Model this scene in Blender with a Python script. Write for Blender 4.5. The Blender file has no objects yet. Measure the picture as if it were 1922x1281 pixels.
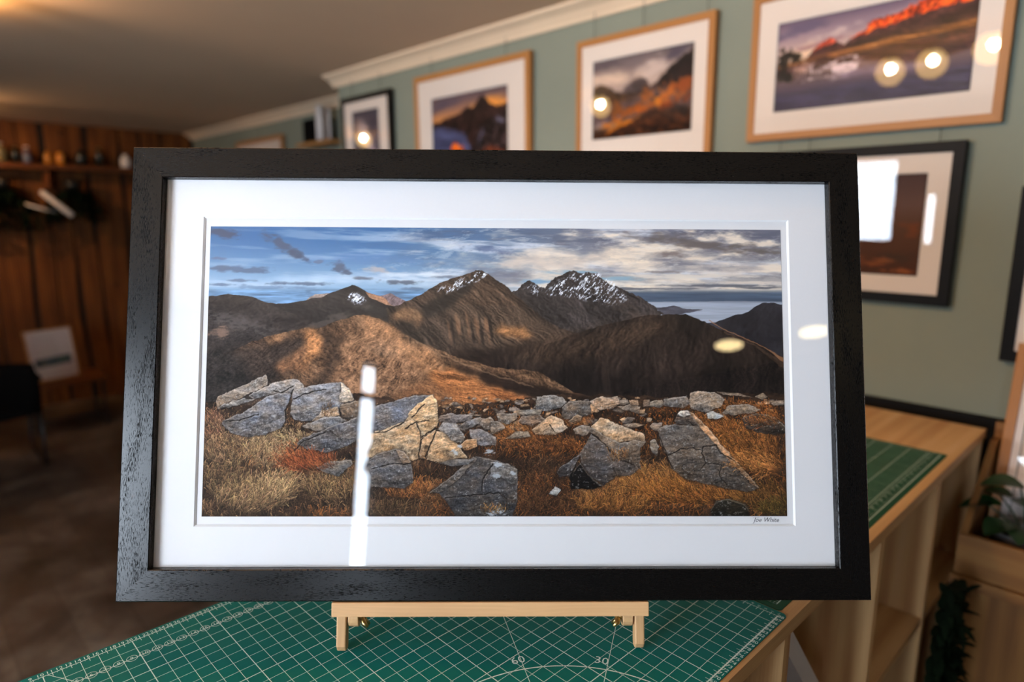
import bpy, math, random
import numpy as np
from mathutils import Vector, Matrix
PI = math.pi
# ---------------------------------------------------------------- camera (room axes: +X towards the picture wall, +Y along it to the wood wall, floor z = 0)
SC = bpy.context.scene; COL = SC.collection
def look(o, loc, yaw, pitch):
    f0 = Vector((math.cos(yaw), math.sin(yaw), 0)); r = Vector((math.sin(yaw), -math.cos(yaw), 0)); z = Vector((0, 0, 1))
    f = f0 * math.cos(pitch) - z * math.sin(pitch); u = f0 * math.sin(pitch) + z * math.cos(pitch)
    m = Matrix((r, u, -f)).transposed().to_4x4(); m.translation = Vector(loc); o.matrix_world = m
cam_d = bpy.data.cameras.new('camera'); cam = bpy.data.objects.new('camera', cam_d); COL.objects.link(cam)
look(cam, (0, 0, 1.7955), .8002, .1879)
cam_d.sensor_width = 36; cam_d.lens = 1241.3 / 1922 * 36; cam_d.clip_start = .02
cam_d.dof.use_dof = True; cam_d.dof.focus_distance = .86; cam_d.dof.aperture_fstop = 2.0
SC.camera = cam
SC.view_settings.view_transform = 'Standard'; SC.view_settings.look = 'None'; SC.view_settings.gamma = 1
SC.view_settings.exposure = 0.0; SC.view_settings.use_curve_mapping = False
# ---------------------------------------------------------------- daylight outside the shop windows
W = bpy.data.worlds.new('daylight'); SC.world = W; W.use_nodes = True
bg = W.node_tree.nodes['Background']
tc = W.node_tree.nodes.new('ShaderNodeTexCoord'); sx = W.node_tree.nodes.new('ShaderNodeSeparateXYZ'); cr = W.node_tree.nodes.new('ShaderNodeValToRGB')
W.node_tree.links.new(tc.outputs['Generated'], sx.inputs[0]); W.node_tree.links.new(sx.outputs['Z'], cr.inputs[0]); W.node_tree.links.new(cr.outputs[0], bg.inputs[0])
cr.color_ramp.elements[0].position = 0.0; cr.color_ramp.elements[0].color = (.72, .83, .97, 1)
cr.color_ramp.elements[1].position = .5; cr.color_ramp.elements[1].color = (.76, .88, 1.0, 1)
bg.inputs[1].default_value = 31.0
XL, XR, XR2, YN, YF, ZC = -2.3, 2.22, 2.62, -3.2, 7.53, 2.63
WINDOWS = [(.0, 1.15, .75, 2.2), (1.93, 2.75, 1.40, 2.19), (-1.33, -1.16, .75, 2.6), (1.64, 1.72, 1.42, 1.85)]   # y0, y1, z0, z1 in the left wall
for k, (y0, y1, z0, z1) in enumerate(WINDOWS[:3]):
    l = bpy.data.lights.new('window_portal', 'AREA'); l.shape = 'RECTANGLE'; l.size = y1 - y0; l.size_y = z1 - z0; l.cycles.is_portal = True
    o = bpy.data.objects.new('window_portal', l); COL.objects.link(o); o.location = (XL - .2, (y0 + y1) / 2, (z0 + z1) / 2); o.rotation_euler = (PI / 2, 0, -PI / 2)
# ---------------------------------------------------------------- materials
class N:
    def __init__(s, name):
        s.m = bpy.data.materials.new(name); s.m.use_nodes = True; s.t = s.m.node_tree; s.n = s.t.nodes; s.n.clear()
        s.out = s.n.new('ShaderNodeOutputMaterial')
    def a(s, kind, **kw):
        nd = s.n.new('ShaderNode' + kind)
        for k, v in kw.items():
            if k.startswith('p_'): setattr(nd, k[2:], v)
            else:
                key = int(k[1:]) if k[0] == 'i' and k[1:].isdigit() else k.replace('_', ' ')
                sk = nd.inputs[key]
                if isinstance(v, bpy.types.NodeSocket): s.t.links.new(v, sk)
                else: sk.default_value = v
        return nd
    def ramp(s, fac, *st):
        r = s.n.new('ShaderNodeValToRGB'); e = r.color_ramp.elements
        while len(e) < len(st): e.new(.5)
        for i, (p, c) in enumerate(st): e[i].position = p; e[i].color = (*c, 1) if len(c) == 3 else c
        s.t.links.new(fac, r.inputs[0]); return r.outputs[0]
    def fin(s, col=None, rough=.5, metal=0, bump=None, bs=.2, bd=.002, spec=.5, **kw):
        p = s.a('BsdfPrincipled', Roughness=rough, Metallic=metal)
        p.inputs['Specular IOR Level'].default_value = spec
        if col is not None:
            if isinstance(col, bpy.types.NodeSocket): s.t.links.new(col, p.inputs['Base Color'])
            else: p.inputs['Base Color'].default_value = (*col, 1)
        if bump is not None:
            b = s.a('Bump', Strength=bs, Distance=bd, Height=bump); s.t.links.new(b.outputs[0], p.inputs['Normal'])
        for k, v in kw.items(): p.inputs[k.replace('_', ' ')].default_value = v
        s.t.links.new(p.outputs[0], s.out.inputs[0]); return s.m
def lin(*c): return tuple(((x / 255) / 12.92 if x / 255 <= .04045 else ((x / 255 + .055) / 1.055) ** 2.4) for x in c)
def mat_plain(name, c, rough=.6, var=.08, sc=30, bs=.0, **kw):
    n = N(name); tcx = n.a('TexCoord'); no = n.a('TexNoise', Vector=tcx.outputs['Object'], Scale=sc, Detail=4.0)
    a = tuple(x * (1 - var) for x in c); b = tuple(min(1, x * (1 + var)) for x in c)
    return n.fin(n.ramp(no.outputs[0], (.3, a), (.7, b)), rough, bump=no.outputs[0] if bs else None, bs=bs, **kw)
def mat_wood(name, c1, c2, c3, ring=60, rough=.5, knots=True, stretch=.06, spec=.4, knotc=(.10, .035, .01), wave=.28):
    """grain runs along U of the mesh's UV map, which is in metres"""
    n = N(name); uv = n.a('UVMap').outputs[0]
    mp = n.a('Mapping', Vector=uv, Scale=(stretch, 1, 1))
    w1 = n.a('TexNoise', Vector=mp.outputs[0], Scale=9.0, Detail=2.0)
    vm = n.a('VectorMath', p_operation='SCALE', i0=w1.outputs['Color'], Scale=.06)
    va = n.a('VectorMath', p_operation='ADD', i0=mp.outputs[0], i1=vm.outputs[0])
    wv = n.a('TexWave', Vector=va.outputs[0], Scale=ring, Distortion=5.0, Detail=2.0, Detail_Scale=.6, p_bands_direction='Y')
    fine = n.a('TexNoise', Vector=n.a('Mapping', Vector=uv, Scale=(8, 600, 1)).outputs[0], Scale=1.0, Detail=4.0)
    big = n.a('TexNoise', Vector=mp.outputs[0], Scale=14.0, Detail=3.0)
    f1 = n.a('Math', p_operation='MULTIPLY_ADD', i0=wv.outputs[0], i1=wave, i2=n.a('Math', p_operation='MULTIPLY', i0=big.outputs[0], i1=1.05 - wave).outputs[0])
    f2 = n.a('Math', p_operation='MULTIPLY_ADD', i0=fine.outputs[0], i1=.3, i2=f1.outputs[0])
    col = n.ramp(f2.outputs[0], (.32, c1), (.6, c2), (.88, c3))
    if knots:
        vo = n.a('TexVoronoi', Vector=n.a('Mapping', Vector=uv, Scale=(2.6, 6.5, 1)).outputs[0], Scale=1.0, Randomness=1.0)
        k = n.ramp(vo.outputs['Distance'], (.045, (1, 1, 1)), (.11, (0, 0, 0)))
        mx = n.a('Mix', p_data_type='RGBA', i0=n.a('Math', p_operation='MULTIPLY', i0=k, i1=.8).outputs[0]); n.t.links.new(col, mx.inputs[6]); mx.inputs[7].default_value = (*knotc, 1); col = mx.outputs[2]
    return n.fin(col, rough, bump=f2.outputs[0], bs=.12, bd=.001, spec=spec)
M = {}
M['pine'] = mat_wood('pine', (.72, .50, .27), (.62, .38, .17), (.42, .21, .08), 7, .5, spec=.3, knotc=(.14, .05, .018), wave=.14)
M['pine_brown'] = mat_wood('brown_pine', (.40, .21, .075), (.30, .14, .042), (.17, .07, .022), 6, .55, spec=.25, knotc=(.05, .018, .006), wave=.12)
M['oak'] = mat_wood('oak', (.50, .24, .075), (.42, .185, .05), (.30, .12, .032), 90, .5, knots=False)
M['beech'] = mat_wood('beech', (.80, .50, .25), (.72, .42, .20), (.62, .35, .165), 60, .42, knots=False, stretch=.3, wave=.06)
M['warm_plank'] = mat_wood('warm_plank', (.26, .098, .018), (.15, .046, .007), (.045, .013, .002), 16, .6, stretch=.12, knotc=(.012, .004, .001), spec=.25)
M['shelf_wood'] = mat_wood('shelf_wood', (.24, .08, .018), (.15, .045, .010), (.07, .02, .005), 30, .5, spec=.3)
M['waney'] = mat_plain('waney_edge', (.006, .003, .0015), .9, .3)
n = N('black_ash'); uv = n.a('UVMap').outputs[0]
po = n.a('TexNoise', Vector=n.a('Mapping', Vector=uv, Scale=(160, 1300, 1)).outputs[0], Scale=1.0, Detail=2.0, Roughness=.6)
po2 = n.a('TexNoise', Vector=n.a('Mapping', Vector=uv, Scale=(14, 60, 1)).outputs[0], Scale=1.0, Detail=3.0)
mul = n.a('Math', p_operation='MULTIPLY_ADD', i0=po2.outputs[0], i1=.5, i2=po.outputs[0])
hgt = n.ramp(mul.outputs[0], (.60, (0, 0, 0)), (.69, (1, 1, 1)))
M['black_ash'] = n.fin(n.ramp(hgt, (0, (.0006, .0005, .0005)), (1, (.0045, .0038, .0035))), .30, bump=hgt, bs=.30, bd=.0003, spec=.46)
pb = [q for q in n.n if q.type == 'BSDF_PRINCIPLED'][0]; n.t.links.new(n.ramp(hgt, (0, (.06, .06, .06)), (1, (.33, .33, .33))), pb.inputs['Specular IOR Level'])
n.t.links.new(n.ramp(hgt, (0, (.7, .7, .7)), (1, (.26, .26, .26))), pb.inputs['Roughness'])
M['black_frame'] = mat_plain('black_frame', (.004, .004, .0045), .5, .2, 60, spec=.13)
M['sage'] = mat_plain('sage_paint', lin(126, 134, 121), .75, .05, 3, bs=.03)
M['ceiling'] = mat_plain('ceiling_paint', lin(212, 180, 148), .9, .03, 2)
M['cornice'] = mat_plain('cornice_paint', lin(236, 212, 182), .7, .03, 4)
M['wainscot'] = mat_plain('black_wainscot', (.008, .008, .009), .8, .2, 8, spec=.1)
M['dark_wall'] = mat_plain('dark_wall_paint', (.05, .035, .028), .8, .15, 2)
M['left_wall'] = mat_plain('grey_wall_paint', (.075, .06, .05), .8, .15, 2)
n = N('mottled_floor'); tcx = n.a('TexCoord')
no = n.a('TexNoise', Vector=tcx.outputs['Object'], Scale=1.9, Detail=7.0, Roughness=.65, Distortion=.4)
br = n.a('TexBrick', Vector=n.a('Mapping', Vector=tcx.outputs['Object'], Rotation=(0, 0, PI / 2), Scale=(.8, .8, .8)).outputs[0], Scale=1.0, Mortar_Size=.004, Brick_Width=1.2, Row_Height=.18, Color1=(1, 1, 1, 1), Color2=(.72, .72, .72, 1), Mortar=(.6, .6, .6, 1))
cc = n.ramp(no.outputs[0], (.32, (.020, .013, .009)), (.5, (.075, .056, .042)), (.66, (.20, .160, .125)))
mx = n.a('Mix', p_data_type='RGBA', p_blend_type='MULTIPLY', i0=1.0); n.t.links.new(cc, mx.inputs[6]); n.t.links.new(br.outputs[0], mx.inputs[7])
M['floor'] = n.fin(mx.outputs[2], .45, spec=.35)
M['mount'] = mat_plain('mount_board', (.80, .79, .80), .8, .01, 400)
M['bevel'] = mat_plain('mount_bevel', (.86, .86, .86), .8, .01, 300)
M['mount_warm'] = mat_plain('mount_board_warm_light', (.74, .66, .59), .8, .01, 200)  # warm lamplight on the wall mounts is put into the board colour
M['back'] = mat_plain('backing_board', (.12, .08, .05), .9, .1, 50)
n = N('cutting_mat_green'); tcx = n.a('TexCoord')
no = n.a('TexNoise', Vector=tcx.outputs['Object'], Scale=5.0, Detail=5.0); sc = n.a('TexNoise', Vector=n.a('Mapping', Vector=tcx.outputs['Object'], Rotation=(0, 0, .6), Scale=(12, 160, 1)).outputs[0], Scale=1.0, Detail=1.0)
c0 = n.ramp(no.outputs[0], (.3, (.0, .125, .112)), (.7, (.0, .165, .148)))
mx = n.a('Mix', p_data_type='RGBA', i0=n.ramp(sc.outputs[0], (.74, (0, 0, 0)), (.82, (.35, .35, .35)))); n.t.links.new(c0, mx.inputs[6]); mx.inputs[7].default_value = (.10, .25, .22, 1)
M['mat_green'] = n.fin(mx.outputs[2], .55, bump=sc.outputs[0], bs=.03, spec=.18)
M['mat_dark'] = mat_plain('cutting_mat_dark_green', (.003, .066, .032), .55, .1, 8, spec=.18)
M['ink_white'] = mat_plain('white_ink', (.74, .90, .86), .55, .03, 50)
M['ink_pale'] = mat_plain('pale_green_ink', (.38, .58, .50), .55, .03, 50)
M['ink_grey'] = mat_plain('pencil', (.10, .10, .115), .7, .1, 50)
M['brass'] = mat_plain('brass', (.55, .38, .15), .3, .1, 60, metal=1.)
M['black_metal'] = mat_plain('black_metal', (.006, .006, .006), .45, .2, 40)
M['black_fabric'] = mat_plain('black_fabric', (.003, .0025, .0025), .95, .3, 200, spec=.1)
M['white_plastic'] = mat_plain('white_plastic', (.72, .66, .62), .4, .02, 20)
M['card'] = mat_plain('white_card', (.66, .60, .56), .7, .02, 20)
M['paper'] = mat_plain('paper', (.80, .72, .68), .8, .02, 20)
M['leaf'] = mat_plain('leaf', (.006, .034, .005), .5, .35, 20)
M['leaf_dark'] = mat_plain('dark_leaf', (.004, .010, .003), .8, .4, 20, spec=.12)
M['soil'] = mat_plain('soil', (.012, .008, .005), .95, .4, 200, bs=.6)
M['zinc'] = mat_plain('zinc', (.30, .29, .28), .35, .15, 40, metal=.8)
for k_, c_ in dict(glass_amber=(.45, .17, .02), glass_purple=(.07, .05, .075), glass_orange=(.55, .2, .02), label_cream=(.16, .13, .06), glass_dark=(.01, .012, .01), label_blue=(.06, .08, .14)).items(): M[k_] = mat_plain(k_, c_, .25, .15, 30)
def mat_pane(name, f=1.0):
    n = N(name); fr = n.a('Fresnel', IOR=1.5); g = n.a('BsdfGlossy', Roughness=0.0, Color=(1, 1, 1, 1)); t = n.a('BsdfTransparent')
    geo = n.a('NewGeometry'); inv = n.a('Math', p_operation='SUBTRACT', i0=1.0, i1=geo.outputs['Backfacing'])
    k = n.a('Math', p_operation='MULTIPLY', i0=fr.outputs[0], i1=inv.outputs[0]); k2 = n.a('Math', p_operation='MULTIPLY', i0=k.outputs[0], i1=f, p_use_clamp=True)
    mx = n.a('MixShader', i0=k2.outputs[0], i1=t.outputs[0], i2=g.outputs[0]); n.t.links.new(mx.outputs[0], n.out.inputs[0]); return n.m
M['glazing'] = mat_pane('picture_glass', 1.35)
M['window_glass'] = mat_pane('window_glass', 1.0)
def mat_emit(name, c, s):
    n = N(name); e = n.a('Emission', Color=(*c, 1), Strength=s); n.t.links.new(e.outputs[0], n.out.inputs[0]); return n.m
M['bulb'] = mat_emit('bulb', (1.0, .82, .5), 18)
M['diffuser'] = mat_emit('lit_diffuser', (1.0, .76, .38), 20)
M['reflector'] = mat_emit('lit_reflector', (1.0, .62, .24), 9)
n = N('print_ink'); at = n.a('Attribute', p_attribute_name='print_colour')
M['print'] = n.fin(at.outputs['Color'], .7, spec=.2)
# ---------------------------------------------------------------- mesh helpers
RS = random.Random(3)
class MB:
    def __init__(s): s.v = []; s.f = []; s.uv = []; s.mi = []; s.mats = []
    def m(s, mat):
        if mat not in s.mats: s.mats.append(mat)
        return s.mats.index(mat)
    def quad(s, pts, uvs, mi=0):
        b = len(s.v); s.v += [tuple(p) for p in pts]; s.f.append(tuple(range(b, b + len(pts)))); s.uv += list(uvs); s.mi.append(mi)
    def box(s, lo, hi, mat=None, rot=None, grain=None, bev=0):
        """box between two corners; rot = Matrix applied afterwards; grain = axis index of the wood grain"""
        lo = Vector(lo); hi = Vector(hi); d = hi - lo
        g = grain if grain is not None else max(range(3), key=lambda i: d[i]); mi = s.m(mat) if mat else 0
        off = (RS.random() * 9, RS.random() * 9); oth = [i for i in range(3) if i != g]
        c = [[lo[0], hi[0]], [lo[1], hi[1]], [lo[2], hi[2]]]
        P = lambda a, b, e: Vector((c[0][a], c[1][b], c[2][e]))
        fs = [((0,0,0),(0,0,1),(0,1,1),(0,1,0)), ((1,0,0),(1,1,0),(1,1,1),(1,0,1)), ((0,0,0),(1,0,0),(1,0,1),(0,0,1)), ((0,1,0),(0,1,1),(1,1,1),(1,1,0)), ((0,0,0),(0,1,0),(1,1,0),(1,0,0)), ((0,0,1),(1,0,1),(1,1,1),(0,1,1))]
        for f in fs:
            pts = [P(*q) for q in f]
            uv = [(off[0] + p[g], off[1] + p[oth[0]] + p[oth[1]]) for p in pts]
            if rot is not None: pts = [rot @ p for p in pts]
            s.quad(pts, uv, mi)
        return s
    def prism(s, pts, z0, z1, mat=None, rot=None, grain=0):
        mi = s.m(mat) if mat else 0; off = RS.random() * 9; n = len(pts)
        lo = [Vector((x, y, z0)) for x, y in pts]; hi = [Vector((x, y, z1)) for x, y in pts]
        T = (lambda p: rot @ p) if rot is not None else (lambda p: p)
        U = lambda p: (off + p[grain], off + p[1 - grain] + p[2])
        s.quad([T(p) for p in hi], [U(p) for p in hi], mi); s.quad([T(p) for p in reversed(lo)], [U(p) for p in reversed(lo)], mi)
        for i in range(n):
            q = [lo[i], lo[(i + 1) % n], hi[(i + 1) % n], hi[i]]; s.quad([T(p) for p in q], [U(p) for p in q], mi)
        return s
    def rects(s, R, mat=None, corner_uv=True):
        """nested rectangles (x0,y0,x1,y1,z) joined by mitred strips: frames, mounts, bevels"""
        mi = s.m(mat) if mat else 0
        for a, b in zip(R[:-1], R[1:]):
            A = [(a[0], a[1]), (a[2], a[1]), (a[2], a[3]), (a[0], a[3])]; B = [(b[0], b[1]), (b[2], b[1]), (b[2], b[3]), (b[0], b[3])]
            for i in range(4):
                j = (i + 1) % 4; q = [(*A[i], a[4]), (*A[j], a[4]), (*B[j], b[4]), (*B[i], b[4])]
                ax = i % 2; s.quad([Vector(p) for p in q], [(p[ax] + 3.1 * i, p[1 - ax] + p[2] + 1.7 * i) for p in q], mi)
        return s
    def tube(s, pts, r, mat=None, seg=10, cap=True):
        mi = s.m(mat) if mat else 0; pts = [Vector(p) for p in pts]; rr = r if isinstance(r, (list, tuple)) else [r] * len(pts); rings = []; L = 0
        for i, p in enumerate(pts):
            d = (pts[min(i + 1, len(pts) - 1)] - pts[max(i - 1, 0)]).normalized(); a = d.orthogonal().normalized() if i == 0 else (rings[-1][2] - d * rings[-1][2].dot(d)).normalized(); b = d.cross(a)
            if i: L += (p - pts[i - 1]).length
            rings.append(([p + (a * math.cos(t) + b * math.sin(t)) * rr[i] for t in [2 * PI * k / seg for k in range(seg)]], L, a))
        for i in range(len(rings) - 1):
            for k in range(seg):
                j = (k + 1) % seg
                s.quad([rings[i][0][k], rings[i][0][j], rings[i + 1][0][j], rings[i + 1][0][k]], [(rings[i][1], k * .01), (rings[i][1], k * .01 + .01), (rings[i + 1][1], k * .01 + .01), (rings[i + 1][1], k * .01)], mi)
        if cap:
            for ring, rev in ((rings[0][0], True), (rings[-1][0], False)):
                q = list(reversed(ring)) if rev else ring; s.quad(q, [(0, 0)] * len(q), mi)
        return s
    def lathe(s, prof, mat=None, seg=24, rot=None):
        mi = s.m(mat) if mat else 0; T = (lambda p: rot @ p) if rot is not None else (lambda p: p)
        for (r0, z0), (r1, z1) in zip(prof[:-1], prof[1:]):
            for k in range(seg):
                a, b = 2 * PI * k / seg, 2 * PI * (k + 1) / seg
                q = [Vector((r0 * math.cos(a), r0 * math.sin(a), z0)), Vector((r0 * math.cos(b), r0 * math.sin(b), z0)), Vector((r1 * math.cos(b), r1 * math.sin(b), z1)), Vector((r1 * math.cos(a), r1 * math.sin(a), z1))]
                if r0 < 1e-6: q = q[1:]
                elif r1 < 1e-6: q = q[:3]
                s.quad([T(p) for p in q], [(p.z, a) for p in q], mi)
        return s
    def build(s, name, mat=None, parent=None, smooth=False, bevel=0, weld=True):
        me = bpy.data.meshes.new(name); me.from_pydata([tuple(v) for v in s.v], [], s.f)
        ul = me.uv_layers.new(name='UVMap'); ul.data.foreach_set('uv', np.array(s.uv, np.float32).ravel())
        for k in (s.mats or [mat]): me.materials.append(M[k])
        if s.mats: me.polygons.foreach_set('material_index', s.mi)
        if weld:
            import bmesh
            bm = bmesh.new(); bm.from_mesh(me); bmesh.ops.remove_doubles(bm, verts=bm.verts, dist=1e-5); bmesh.ops.recalc_face_normals(bm, faces=bm.faces); bm.to_mesh(me); bm.free()
        if smooth: me.polygons.foreach_set('use_smooth', [True] * len(me.polygons))
        o = bpy.data.objects.new(name, me); COL.objects.link(o)
        if parent: o.parent = parent
        if bevel:
            b = o.modifiers.new('edge', 'BEVEL'); b.width = bevel; b.segments = 2; b.limit_method = 'ANGLE'; b.angle_limit = math.radians(50)
        return o
def thing(name, label, cat, loc=(0, 0, 0), rot=None, group=None):
    o = bpy.data.objects.new(name, None); COL.objects.link(o); o.empty_display_size = .05
    if isinstance(rot, Matrix): m = rot.to_4x4(); m.translation = Vector(loc); o.matrix_world = m
    else: o.location = loc; o.rotation_euler = rot or (0, 0, 0)
    o['label'] = label; o['category'] = cat
    if group: o['group'] = group
    return o
def tag(o, label, cat, group=None):
    o['label'] = label; o['category'] = cat
    if group: o['group'] = group
    return o
def structure(o): o['kind'] = 'structure'; return o
def lab(o, t): o['label'] = t; return o
GLY = {}
def glyphs(text, size, italic=0.):
    """2-D outline mesh of a word, as (verts, faces), origin at its centre"""
    key = (text, italic)
    if key not in GLY:
        cu = bpy.data.curves.new('t', 'FONT'); cu.body = text; cu.size = 1; cu.shear = italic; cu.align_x = 'CENTER'; cu.align_y = 'CENTER'; cu.resolution_u = 2
        ob = bpy.data.objects.new('t', cu); COL.objects.link(ob); dg = bpy.context.evaluated_depsgraph_get(); me = bpy.data.meshes.new_from_object(ob.evaluated_get(dg))
        GLY[key] = ([tuple(v.co) for v in me.vertices], [tuple(p.vertices) for p in me.polygons]); bpy.data.objects.remove(ob); bpy.data.curves.remove(cu); bpy.data.meshes.remove(me)
    v, f = GLY[key]; return [(x * size, y * size) for x, y, z in v], f
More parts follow.
